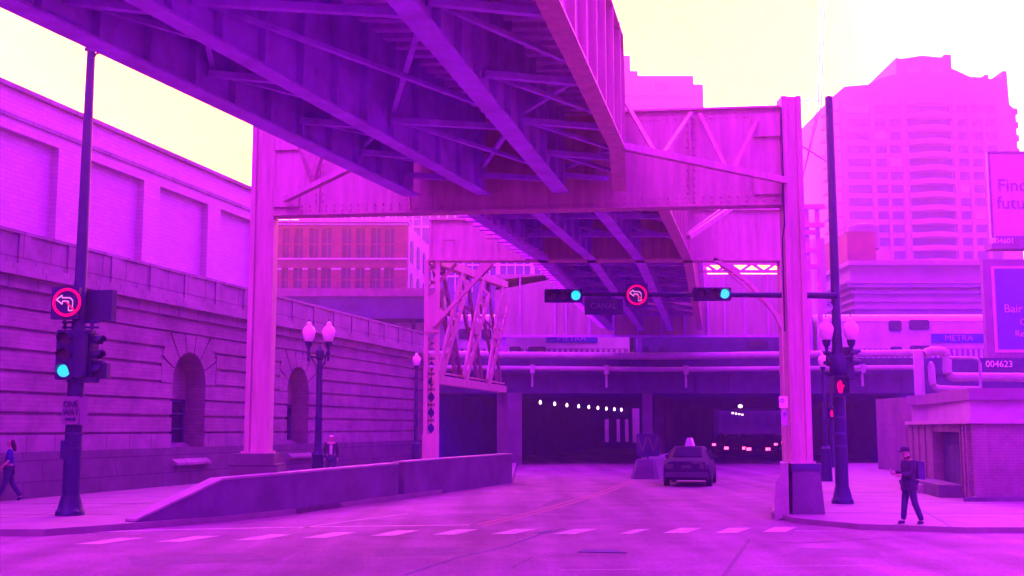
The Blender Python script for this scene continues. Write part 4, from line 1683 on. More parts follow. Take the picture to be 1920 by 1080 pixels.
# ================================================================== SHED and RENDERED KIOSK at right
YKk = 33.6
ks = thing('brick_kiosk', 'low rendered corner building with dark doorway behind the standing man', 'building', (at(1830, 930, YKk).x, YKk, 0))
A_ = at(1706, 880, 44.0)
C_ = at(1830, 935, YKk)
zt = at(0, 794, YKk).z
A_.z = 0
C_.z = 0
dd = (A_ - C_)
Lk = dd.length
dd.normalize()
nn = Vector((-dd.y, dd.x, 0))
if nn.y > 0 or nn.x > 0:
    pass
nn = Vector((dd.y, -dd.x, 0))
if nn.x > 0:
    nn = -nn
# side wall A_-C_ with a doorway
kk = lambda px: (lambda r_: ((r_.x / r_.y) * C_.y - C_.x) / (dd.x - (r_.x / r_.y) * dd.y))(ray(px, 850))
s0, s1 = kk(1803), kk(1752)
mb = MB()
mb.obox(C_, dd, nn, 0, s0, -0.4, 0, 0, zt)
mb.obox(C_, dd, nn, s1, Lk, -0.4, 0, 0, zt)
mb.obox(C_, dd, nn, s0, s1, -0.4, 0, zt - 0.25, zt)
mb.prism([C_, (C_.x + 10, C_.y - 0.1, 0), (C_.x + 10, C_.y + 9, 0), (A_.x + 1, A_.y, 0), A_ - nn * 0.4, C_ - nn * 0.4 + dd * 0.4], (0, 0, zt - 0.01))
mb.build('wall', M['booth'], ks)
mb = MB()
mb.obox(C_, dd, nn, -0.15, Lk, -0.1, 0.12, zt, zt + 0.12)
mb.prism([C_ + Vector((-.1, -.15, zt)), Vector((C_.x + 10, C_.y - 0.25, zt)), Vector((C_.x + 10, C_.y + 1.2, zt)), C_ + Vector((0.1, 1.2, zt))], (0, 0, 0.12))
mb.build('coping', M['shed'], ks)
mb = MB()
mb.obox(C_, dd, nn, s0, s1, -0.38, -0.3, 0.35, zt - 0.25)
mb.build('door', M['steel_dark'], ks)
for a0_, a1_, pr_, zz in [(s0 - 0.12, s0, 0.05, 0.3), (s0 - 0.7, s0 - 0.5, 0.08, 0.1), (s0 - 1.2, s0 - 1.1, 0.10, 0.1), (s1, s1 + 0.12, 0.05, 0.3)] + [(s1 + 1.4 + k * 1.2, s1 + 1.46 + k * 1.2, 0.05, 0.1) for k in range(5)]:
    mb = MB()
    mb.obox(C_, dd, nn, a0_, a1_, 0, pr_, zz, zt - 0.05)
    mb.build('pilaster_strip', M['booth'], ks)
mb = MB()
mb.obox(C_, dd, nn, s0 - 0.1, s1 + 0.3, 0, 0.75, 0.1, 0.5)
mb.build('step', M['concrete'], ks)
mb = MB()
mb.prism([(C_.x - 0.5, C_.y - 0.35, 0.1), (C_.x + 10, C_.y - 0.6, 0.1), (C_.x + 10, C_.y, 0.1), (C_.x - 0.1, C_.y, 0.1)], (0, 0, 0.14))
mb.build('footing', M['concrete'], ks)
sh = thing('metal_shed', 'pale clad shed with dark fascia rising behind the rendered kiosk', 'shed', (at(1830, 760, 46).x, 46, 0))
YH = 42.0
P0_ = at(1740, 790, 50)
P1_ = at(1820, 790, YH)
zl, zh = at(0, 750, YH).z, at(0, 728, YH).z
mb = MB()
mb.prism([(P0_.x, 50, 0.1), (P1_.x, YH, 0.1), (P1_.x + 12, YH, 0.1), (P1_.x + 12, 52, 0.1), (P0_.x, 52, 0.1)], (0, 0, zl - 0.1))
mb.build('wall', M['shed'], sh)
mb = MB()
mb.prism([(P0_.x - .2, 49.9, zl), (P1_.x - .1, YH - 0.2, zl), (P1_.x + 12, YH - 0.2, zl), (P1_.x + 12, 52, zl), (P0_.x - .2, 52, zl)], (0, 0, zh - zl))
mb.build('fascia', M['board'], sh)
lb = MB()
q = at(1690, 800, 56)
lb.box(at(1692, 780, 56).x, at(1740, 780, 56).x, 56, 60, 0.1, at(0, 745, 56).z)
tag(lb.build('brick_pier', M['booth']), 'square dark pier at the mouth of the right underpass beside the pale shed', 'pier')
lb = MB()
c0 = at(1722, 900, 38)
lb.obox(Vector((c0.x - 0.3, 37.5, 0)), (0.25, 0.97), (0.97, -0.25), 0, 4.0, 0, 0.5, 0.1, 0.4)
tag(lb.build('kerb_block', M['conc_light']), 'short pale kerb block on the pavement beside the kiosk wall', 'kerb block')

# ================================================================== STREET FURNITURE
def acorn(mb_glass, c, s=1.0):
    """acorn shaped lantern glass with its lid, base at c"""
    mb_glass.lathe([(0.09 * s, 0), (0.16 * s, 0.08 * s), (0.205 * s, 0.26 * s), (0.21 * s, 0.34 * s), (0.16 * s, 0.45 * s), (0.085 * s, 0.52 * s), (0.07 * s, 0.56 * s), (0.075 * s, 0.60 * s), (0.02, 0.64 * s)], c, 16)


def lantern(parent, c, s=1.0):
    mb = MB()
    acorn(mb, c, s)
    gl = mb.build('lantern', M['lampglass'], parent, True)
    mb = MB()
    mb.lathe([(0.012, 0), (0.02, 0.04 * s), (0.004, 0.12 * s)], (c[0], c[1], c[2] + 0.63 * s), 8)
    mb.build('finial', M['black'], gl)
    mb = MB()
    mb.lathe([(0.02, -0.62 * s), (0.045 * s, -0.55 * s), (0.03 * s, -0.42 * s), (0.075 * s, -0.36 * s), (0.04 * s, -0.26 * s), (0.06 * s, -0.18 * s), (0.10 * s, -0.12 * s), (0.125 * s, 0), (0.10 * s, 0.012)], c, 14)
    mb.build('lantern_holder', M['black'], parent, True)


def twin_lamp(base, zg, px_l, px_r, Y, label, shaft=True, s=1.0, grp=None):
    o = thing('street_lamp', label, 'street lamp', tuple(base), grp)
    xl, xr = at(px_l, 640, Y).x, at(px_r, 640, Y).x
    cx = base.x
    for x in (xl, xr):
        lantern(o, (x, Y, zg), s)
    mb = MB()
    for x in (xl, xr):
        sg_ = 1 if x > cx else -1
        pts = [(cx, Y, zg - 0.42), (cx + sg_ * 0.12, Y, zg - 0.5), (x - sg_ * 0.1, Y, zg - 0.48), (x, Y, zg - 0.36)]
        mb.tube(pts, 0.045, 8)
        mb.tube([(cx, Y, zg - 0.85), (cx + sg_ * 0.16, Y, zg - 0.72), (x - sg_ * .08, Y, zg - 0.5)], 0.025, 8)
    mb.build('bracket_arm', M['black'], o, True)
    if shaft:
        mb = MB()
        z0 = base.z
        mb.lathe([(0.30, z0), (0.30, z0 + 0.12), (0.24, z0 + 0.2), (0.2, z0 + 0.3), (0.19, z0 + 1.15), (0.22, z0 + 1.2), (0.14, z0 + 1.35), (0.125, z0 + 1.5), (0.09, zg - 0.6), (0.14, zg - 0.55), (0.14, zg - 0.3), (0.07, zg - 0.22), (0.02, zg - 0.1)], (cx, Y, 0), 14)
        mb.build('shaft', M['black'], o, True)
    return o


YQ = 38.0
q = at(596, 870, YQ)
twin_lamp(Vector((q.x, YQ, 0.14)), at(0, 641, YQ).z, 579, 616, YQ, 'twin globe acorn street lamp behind the low wall beside the walking man', s=1.05)
q = at(781, 686, 60)
o = thing('street_lamp', 'single acorn street lamp glimpsed just left of the lattice column', 'street lamp', (q.x, 60, 0.14))
lantern(o, (q.x, 60, q.z), 1.05)
mb = MB()
mb.lathe([(0.24, 0.14), (0.2, 1.4), (0.1, 1.5), (0.075, q.z - 0.1)], (q.x, 60, 0), 12)
mb.build('shaft', M['black'], o, True)
q = at(1543, 688, 46)
o = thing('street_lamp', 'smaller acorn street lamp half hidden behind the left globe of the corner lamps', 'street lamp', (q.x, 46, 0.12))
lantern(o, (q.x, 46, q.z), 0.9)
mb = MB()
mb.lathe([(0.24, 0.12), (0.2, 1.4), (0.1, 1.5), (0.07, q.z - 0.1)], (q.x, 46, 0), 12)
mb.build('shaft', M['black'], o, True)


def mast(base, ztop, r0, r1, label, arm=None):
    o = thing('lamp_mast', label, 'mast', tuple(base))
    x, y, z = base
    mb = MB()
    mb.lathe([(r0, z + 0.45), (r0 * 0.93, z + 3.0), (r0 * 0.8, z + 4.6), (r0 * 0.72, z + 4.65), (r1, ztop), (0.02, ztop + 0.05)], (x, y, 0), 18)
    mb.build('shaft', M['black'], o, True)
    mb = MB()
    for k in range(4):
        a = k * math.pi / 2 + math.pi / 4
        c = (x + math.cos(a) * r0 * 1.25, y + math.sin(a) * r0 * 1.25, z)
        mb.lathe([(0.09, 0), (0.10, 0.1), (0.05, 0.16), (0.03, 0.2)], c, 10)
    mb.lathe([(r0 * 1.65, z), (r0 * 1.65, z + 0.06), (r0 * 1.45, z + 0.12), (r0 * 1.25, z + 0.3), (r0 * 1.05, z + 0.46)], (x, y, 0), 18)
    mb.build('base', M['black'], o, True)
    mb = MB()
    for h in (1.55, 1.9, 2.35, 3.2):
        mb.lathe([(r0 * 1.0, z + h), (r0 * 1.03, z + h + 0.01), (r0 * 1.03, z + h + 0.05), (r0 * 1.0, z + h + 0.06)], (x, y, 0), 18)
    mb.build('band', M['steel_dark'], o, True)
    return o


# ---- left mast
BL = atz(131, 966, 0.14)
ml = mast(tuple(BL), at(0, 92, BL.y).z, 0.205, 0.10, 'tall black tapered lamp mast on the left pavement carrying signals and signs')
mb = MB()
zt_ = at(0, 100, BL.y).z
mb.tube([(BL.x, BL.y, zt_ - 0.25), (BL.x + 0.12, BL.y, zt_ - 0.02), (BL.x + 0.28, BL.y, zt_ + 0.05)], 0.03, 8)
mb.tube([(BL.x - 0.16, BL.y, zt_ + 0.1), (BL.x + 0.16, BL.y, zt_ + 0.1)], 0.05, 8)
mb.build('top_bracket', M['black'], ml, True)


def frame_box(o, name, px0, py0, px1, py1, Y, dep, m, bev=True):
    mb = MB()
    mb.pbox(px0, py0, px1, py1, Y, dep)
    return mb.build(name, m, o)


def ring_disc(mb, c, r0, r1, n=28, dep=0.01):
    """flat ring facing -y"""
    x, y, z = c
    vs = []
    for rr in (r0, r1):
        for yy in (y, y + dep):
            for k in range(n):
                a = 2 * math.pi * k / n
                vs.append((x + rr * math.cos(a), yy, z + rr * math.sin(a)))
    fs = []
    for k in range(n):
        k2 = (k + 1) % n
        fs.append((k, k2, 2 * n + k2, 2 * n + k))
        fs.append((n + k, 3 * n + k, 3 * n + k2, n + k2))
        fs.append((2 * n + k, 2 * n + k2, 3 * n + k2, 3 * n + k))
    mb.add(vs, fs)


def turn_sign(o, c, r):
    """lit no-left-turn symbol: red ring and slash, white outline of a bent arrow"""
    x, y, z = c
    mb = MB()
    ring_disc(mb, (x, y - 0.03, z), r, r * 0.82)
    s_ = r * 0.6
    mb.bar((x - s_ * 0.1, y - 0.045, z + s_ * 0.1), (x + s_ * 0.95, y - 0.045, z - s_ * 0.95), 0.01, r * 0.10, (0, 0, 1))
    mb.build('prohibition_ring', M['red_on'], o)
    mb = MB()
    P_ = [(-0.72, 0.18), (-0.34, 0.50), (-0.34, 0.32), (0.22, 0.32), (0.42, 0.12), (0.42, -0.58), (0.14, -0.58), (0.14, 0.0), (0.06, 0.08), (-0.30, 0.08), (-0.30, -0.14), (-0.72, 0.18)]
    for a, b in zip(P_[:-1], P_[1:]):
        mb.bar((x + a[0] * r, y - 0.035, z + a[1] * r), (x + b[0] * r, y - 0.035, z + b[1] * r), 0.01, r * 0.085, (0, 0, 1))
    mb.build('arrow_symbol', M['pink_on'], o)


YLm = BL.y - 0.3
o = thing('turn_sign', 'square lit no left turn sign high on the left mast', 'sign', tuple(at(121, 568, YLm)))
frame_box(o, 'housing', 96, 538, 148, 598, YLm, 0.22, M['black'])
turn_sign(o, tuple(at(126, 567, YLm)), 0.345)
o = thing('turn_sign', 'dark square sign box seen from behind beside the lit one on the left mast', 'sign', tuple(at(183, 570, YLm)))
mb = MB()
p0_, p1_ = at(158, 570, YLm + 0.4), at(208, 570, YLm + 0.2)
mb.prism([(p0_.x, YLm + 0.45, at(0, 600, YLm).z), (p1_.x, YLm + 0.25, at(0, 600, YLm).z), (p1_.x, YLm + 0.25, at(0, 541, YLm).z), (p0_.x, YLm + 0.45, at(0, 541, YLm).z)], (0.05, 0.2, 0))
mb.build('housing', M['black'], o)
mb = MB()
mb.bar((BL.x - 0.4, YLm + 0.3, at(0, 602, YLm).z), (BL.x + 0.5, YLm + 0.3, at(0, 602, YLm).z), 0.05, 0.05)
mb.bar((BL.x - 0.4, YLm + 0.3, at(0, 612, YLm).z), (BL.x + 0.5, YLm + 0.3, at(0, 612, YLm).z), 0.05, 0.05)
for sx in (-0.33, 0.33):
    mb.lathe([(0.02, -0.12), (0.06, -0.08), (0.04, 0), (0.06, 0.08), (0.02, 0.14)], (BL.x + sx, YLm + 0.3, at(0, 607, YLm).z), 10)
mb.build('mounting_arm', M['black'], ml)


def signal_head(o, c, face, lit=2, horizontal=False, unit=0.33, m_lit='green_on'):
    """three lens head; c = centre of the front face, face = unit vector (x, y) it looks along"""
    f = Vector((face[0], face[1], 0)).normalized()
    sx = Vector((f.y * -1, f.x, 0)) * -1
    up = Vector((0, 0, 1))
    ax = up if not horizontal else sx * -1
    mb = MB()
    cc = Vector(c)
    h = unit * 3 / 2 + 0.02
    e = Vector((0, 0, 1)) if not horizontal else sx
    side = sx if not horizontal else up
    pts = []
    hw = unit / 2 + 0.01
    for a, b in ((-h, -hw * .8), (-h * .96, -hw), (h * .96, -hw), (h, -hw * .8), (h, hw * .8), (h * .96, hw), (-h * .96, hw), (-h, hw * .8)):
        pts.append(cc + e * a + side * b)
    mb.prism(pts, -f * 0.22)
    mb.build('housing', M['black'], o)
    for k in range(3):
        lc = cc + (up * (unit * (1 - k)) if not horizontal else e * (unit * (k - 1)))
        mb = MB()
        n = 14
        R0 = unit * 0.42
        vs = [lc + f * 0.012] + [lc + f * 0.006 + (side * math.cos(2 * math.pi * j / n) + e * math.sin(2 * math.pi * j / n)) * (R0 * 0.92) for j in range(n)]
        mb.add(vs, [(0, 1 + j, 1 + (j + 1) % n) for j in range(n)])
        ln = mb.build('lens', M[m_lit] if k == lit else M['lens_off'], o)
        mb = MB()
        vs = []
        for j in range(n + 1):
            a = -0.35 + (math.pi + 0.7) * j / n
            wv = sx * math.cos(a) + up * math.sin(a)
            for rr, dd_ in ((R0, 0.0), (R0, 0.24 if 0.1 < j / n < 0.9 else 0.14), (R0 * 0.93, 0.24 if 0.1 < j / n < 0.9 else 0.14), (R0 * 0.93, 0.0)):
                vs.append(lc + wv * rr + f * dd_)
        fs = []
        for j in range(n):
            for k2 in range(3):
                fs.append((j * 4 + k2, j * 4 + k2 + 1, (j + 1) * 4 + k2 + 1, (j + 1) * 4 + k2))
        mb.add(vs, fs)
        mb.build('visor', M['black'], ln)


o = thing('traffic_light', 'vertical traffic light showing green on the left mast', 'traffic light', tuple(at(121, 665, YLm)))
q = at(121, 665, YLm - 0.05)
signal_head(o, tuple(q), (0.12, -1), 2, unit=0.385)
o = thing('traffic_light', 'dark traffic light facing right on the left mast', 'traffic light', tuple(at(172, 665, YLm)))
q = at(176, 668, BL.y + 0.1)
signal_head(o, tuple(q), (0.93, -0.2), 9, unit=0.36)
o = thing('traffic_light', 'dark traffic light seen from behind at the centre of the left mast', 'traffic light', tuple(at(150, 665, YLm)))
q = at(150, 664, BL.y - 0.12)
signal_head(o, tuple(q), (0.1, 1), 9, unit=0.36)
o = thing('pedestrian_signal', 'dark boxy pedestrian signal low on the right of the left mast cluster', 'pedestrian signal', tuple(at(185, 695, YLm)))
mb = MB()
mb.pbox(163, 680, 200, 710, BL.y + 0.05, 0.25)
mb.pbox(170, 676, 192, 680, BL.y + 0.05, 0.2)
mb.build('housing', M['black'], o)
mb = MB()
mb.pbox(128, 618, 172, 624, BL.y - 0.2, 0.3)
mb.build('mounting_arm', M['black'], ml)
mb = MB()
mb.pbox(125, 708, 178, 717, BL.y - 0.2, 0.3)
mb.build('mounting_arm', M['black'], ml)
o = thing('one_way_sign', 'faded ONE WAY sign with arrow on the left mast', 'sign', tuple(at(133, 770, YLm)))
mb = MB()
mb.pbox(117, 743, 148, 796, YLm + 0.02, 0.02)
mb.build('plate', M['sign_white'], o)
for t_, yy in (('ONE', 758), ('WAY', 773)):
    text_obj(t_, 'lettering', M['sign_green'], o, tuple(at(132.5, yy, YLm + 0.005)), 0.215, align='CENTER', sx=0.78)
mb = MB()
a_, b_ = at(122, 786, YLm + 0.01), at(138, 786, YLm + 0.01)
mb.bar(a_, b_, 0.01, 0.06)
q = at(143, 786, YLm + 0.01)
mb.prism([(b_.x, b_.y, b_.z - 0.07), (q.x, q.y, q.z), (b_.x, b_.y, b_.z + 0.07)], (0, 0.008, 0))
mb.build('arrow', M['sign_green'], o)
o = thing('sign_plate', 'dark edge on sign plate just right of the one way sign', 'sign', tuple(at(156, 770, YLm)))
mb = MB()
mb.prism([at(149, 745, YLm + .05), at(163, 742, YLm + 0.3), at(163, 795, YLm + 0.3), at(149, 797, YLm + .05)], (0.01, 0.02, 0))
mb.build('plate', M['board'], o)
o = thing('control_box', 'black control cabinet strapped low on the left mast', 'cabinet', tuple(at(121, 845, BL.y)))
mb = MB()
a_, b_ = at(113, 845, BL.y - 0.2), at(134, 845, BL.y - 0.2)
z1_, z0_ = at(0, 826, BL.y).z, at(0, 858, BL.y).z
mb.prism([(a_.x, a_.y, z0_), (b_.x, a_.y, z0_ - 0.12), (b_.x, a_.y, z1_), (a_.x, a_.y, z1_)], (0, 0.3, 0))
mb.build('housing', M['black'], o)

# ---- right mast with its long arm
BR = atz(1580, 944, 0.12)
mr = mast(tuple(BR), at(0, 182, BR.y).z, 0.185, 0.11, 'tall black lamp mast at the right corner with long signal arm')
YA = BR.y - 0.1
za_ = at(0, 553, YA).z
xl_ = at(1028, 553, YA).x
mb = MB()
mb.tube([(BR.x, YA, za_ - 0.02), (at(1470, 553, YA).x, YA, za_), (xl_, YA, za_ + 0.02)], [0.10, 0.085, 0.045], 12)
mb.tube([(BR.x - 1.2, YA, za_ - 0.05), (BR.x - 0.2, YA, za_ - 0.02)], [0.02, 0.02], 6)
mb.build('signal_arm', M['black'], mr, True)
mb = MB()
ring_disc(mb, tuple(at(1553, 576, YA)), 0.13, 0.105, 20, 0.03)
mb.build('arm_ring', M['steel_under'], mr)
tl = twin_lamp(Vector((BR.x, YA, 0.12)), at(0, 638, YA).z, 1549.5, 1596, YA, 'pair of acorn lanterns bracketed on the right corner mast', shaft=False, s=1.02)
mb = MB()
zc = at(0, 680, YA).z
mb.lathe([(0.17, zc - 0.35), (0.24, zc - 0.25), (0.24, zc + 0.12), (0.17, zc + 0.25)], (BR.x, BR.y, 0), 14)
mb.build('collar', M['black'], mr, True)
for px, lab in ((1079, 'horizontal traffic light showing green at the far end of the signal arm'), (1358, 'horizontal traffic light showing green nearer the mast on the signal arm')):
    c = at(px, 551, YA - 0.2)
    hc = at(px - 21, 551 if px > 1200 else 554, YA - 0.2)
    o = thing('traffic_light', lab, 'traffic light', tuple(hc), 'horizontal signals on the long arm')
    signal_head(o, (hc.x - 0.02, hc.y, hc.z), (0, -1), 0, horizontal=True, unit=0.345)
    mb = MB()
    if px > 1200:
        mb.pbox(1303, 540, 1326, 562, YA - 0.18, 0.2)
    else:
        mb.pbox(1026, 552, 1034, 556, YA - 0.3, 0.2)
    mb.build('terminal_box', M['black'], o)
o = thing('turn_sign', 'round lit no left turn sign hanging midway on the signal arm', 'sign', tuple(at(1194, 553, YA - 0.2)))
mb = MB()
q = at(1194, 553, YA - 0.2)
mb.box(q.x - 0.31, q.x + 0.31, q.y, q.y + 0.12, q.z - 0.32, q.z + 0.32)
mb.build('housing', M['steel_dark'], o)
turn_sign(o, (q.x, q.y, q.z), 0.285)
o = thing('street_name_sign', 'dark street name board with faint CANAL lettering hung below the signal arm', 'sign', tuple(at(1130, 574, YA - 0.15)))
mb = MB()
mb.pbox(1096, 560, 1168, 590, YA - 0.15, 0.03)
mb.build('plate', M['sign_green'], o)
text_obj('CANAL', 'lettering', M['sign_text'], o, tuple(at(1132, 574, YA - 0.165)), 0.24, align='CENTER', sx=0.95)


def hand_signal(label, px, py, Y, h, grp=None):
    c = at(px, py, Y)
    o = thing('pedestrian_signal', label, 'pedestrian signal', tuple(c), grp)
    mb = MB()
    w_ = h * 0.75
    mb.box(c.x - w_, c.x + w_, Y + 0.02, Y + 0.28, c.z - h * 0.95, c.z + h * 0.95)
    for a, b, cc_, dd_ in ((-w_, w_, c.z + h * .9, c.z + h * .95), (-w_, -w_ + .02, c.z - h * .6, c.z + h * .9), (w_ - .02, w_, c.z - h * .6, c.z + h * .9)):
        mb.box(c.x + a, c.x + b, Y - 0.14, Y + 0.02, cc_, dd_)
    mb.build('housing', M['black'], o)
    mb = MB()
    k = h
    mb.prism([(c.x + a * k, Y + 0.01, c.z + b * k) for a, b in ((-0.16, -0.6), (0.14, -0.6), (0.26, -0.1), (0.40, 0.12), (0.3, 0.2), (0.17, 0.05), (0.15, 0.5), (0.08, 0.5), (0.06, 0.1), (0.05, 0.62), (-0.04, 0.62), (-0.05, 0.1), (-0.08, 0.56), (-0.16, 0.54), (-0.17, 0.05), (-0.22, 0.4), (-0.29, 0.37), (-0.28, -0.2))], (0, -0.012, 0))
    mb.build('raised_hand', M['red_on'], o)
    return o


hand_signal('pedestrian signal showing a red hand on the right corner mast', 1576, 725, BR.y - 0.45, 0.29)
o = hand_signal('smaller distant pedestrian signal with red hand left of the right mast', 1560, 775, 62, 0.30)
mb = MB()
q = at(1560, 775, 62)
mb.lathe([(0.2, 0.12), (0.1, 0.8), (0.08, q.z + 1.2)], (q.x, 62.2, 0), 10)
mb.build('post', M['black'], o)
o = thing('traffic_light', 'dark traffic light turned away behind the right mast above the red hand', 'traffic light', tuple(at(1594, 680, BR.y)))
q = at(1597, 682, BR.y + 0.15)
signal_head(o, tuple(q), (0.95, 0.1), 9, unit=0.30)
o = thing('traffic_light', 'dark traffic light turned left behind the right mast below the lanterns', 'traffic light', tuple(at(1562, 680, BR.y)))
q = at(1561, 684, BR.y + 0.15)
signal_head(o, tuple(q), (-0.95, 0.1), 9, unit=0.28)

# notice plates on the right column
o = thing('notice_sign', 'small square white notice fixed to the right steel column', 'sign', tuple(at(1468, 754, 28.3)))
mb = MB()
mb.pbox(1461, 743, 1477, 765, 28.3, 0.02)
mb.build('plate', M['white'], o)
mb = MB()
c = at(1467, 751, 28.29)
ring_disc(mb, tuple(c), 0.05, 0.03, 16, 0.005)
mb.build('symbol', M['board'], o)
o = thing('notice_sign', 'narrow dim parking notice below the white notice on the right steel column', 'sign', tuple(at(1470, 782, 28.3)))
mb = MB()
mb.pbox(1466, 770, 1476, 797, 28.3, 0.02)
mb.build('plate', M['steel_under'], o)
text_obj('P', 'lettering', M['sign_white'], o, tuple(at(1468.5, 778, 28.29)), 0.16)

# pale concrete barrier end beside the right pedestal
o = thing('concrete_barrier', 'chipped pale concrete barrier end beside the right column pedestal', 'barrier', tuple(atz(1466, 974, 0)))
mb = MB()
prof_ = [(1462, 868), (1478, 868), (1480, 962), (1478, 975), (1470, 971), (1453, 977), (1452, 960), (1454, 905), (1463, 892)]
mb.prism([at(a, b, 28.2) for a, b in prof_], (0.35, 1.5, 0))
mb.build('barrier_body', M['conc_light'], o)

# overhead wires near the right column
for i, (lab, pts_) in enumerate((('leftmost overhead wire rising past the right column', [(1503, 343), (1534, 200), (1539, 0), (1541, -90)]),
                                 ('rightmost overhead wire rising past the right column', [(1504, 338), (1540, 195), (1547, 0), (1550, -90)]),
                                 ('short level wire from the right column top to the bunched wires', [(1484, 186), (1530, 190), (1540, 188)]),
                                 ('thin stay wire from the right column to the lamp mast', [(1504, 274), (1553, 305)]))):
    P_ = [at(a, b, 28.9 if i < 3 else 28.9 + k * 5) for k, (a, b) in enumerate(pts_)]
    o = thing('overhead_wire', lab, 'wire', tuple(P_[0]))
    mb = MB()
    mb.tube(P_, 0.012 if i < 3 else 0.022, 6)
    mb.build('cable', M['steel_under'], o)

# ================================================================== PEOPLE
def skin_mesh(name, pts, edges, radii, root=0, sub=2):
    me = bpy.data.meshes.new(name)
    me.from_pydata([tuple(p) for p in pts], edges, [])
    o = bpy.data.objects.new(name, me)
    col.objects.link(o)
    md = o.modifiers.new('skin', 'SKIN')
    md.use_smooth_shade = True
    sv = me.skin_vertices[0].data
    for i, r_ in enumerate(radii):
        sv[i].radius = r_ if isinstance(r_, tuple) else (r_, r_)
        sv[i].use_root = (i == root)
    ms = o.modifiers.new('sub', 'SUBSURF')
    ms.levels = sub
    ms.render_levels = sub
    dg = bpy.context.evaluated_depsgraph_get()
    m2 = bpy.data.meshes.new_from_object(o.evaluated_get(dg))
    vs = [tuple(v.co) for v in m2.vertices]
    fs = [tuple(p.vertices) for p in m2.polygons]
    col.objects.unlink(o)
    bpy.data.objects.remove(o)
    bpy.data.meshes.remove(m2)
    return vs, fs


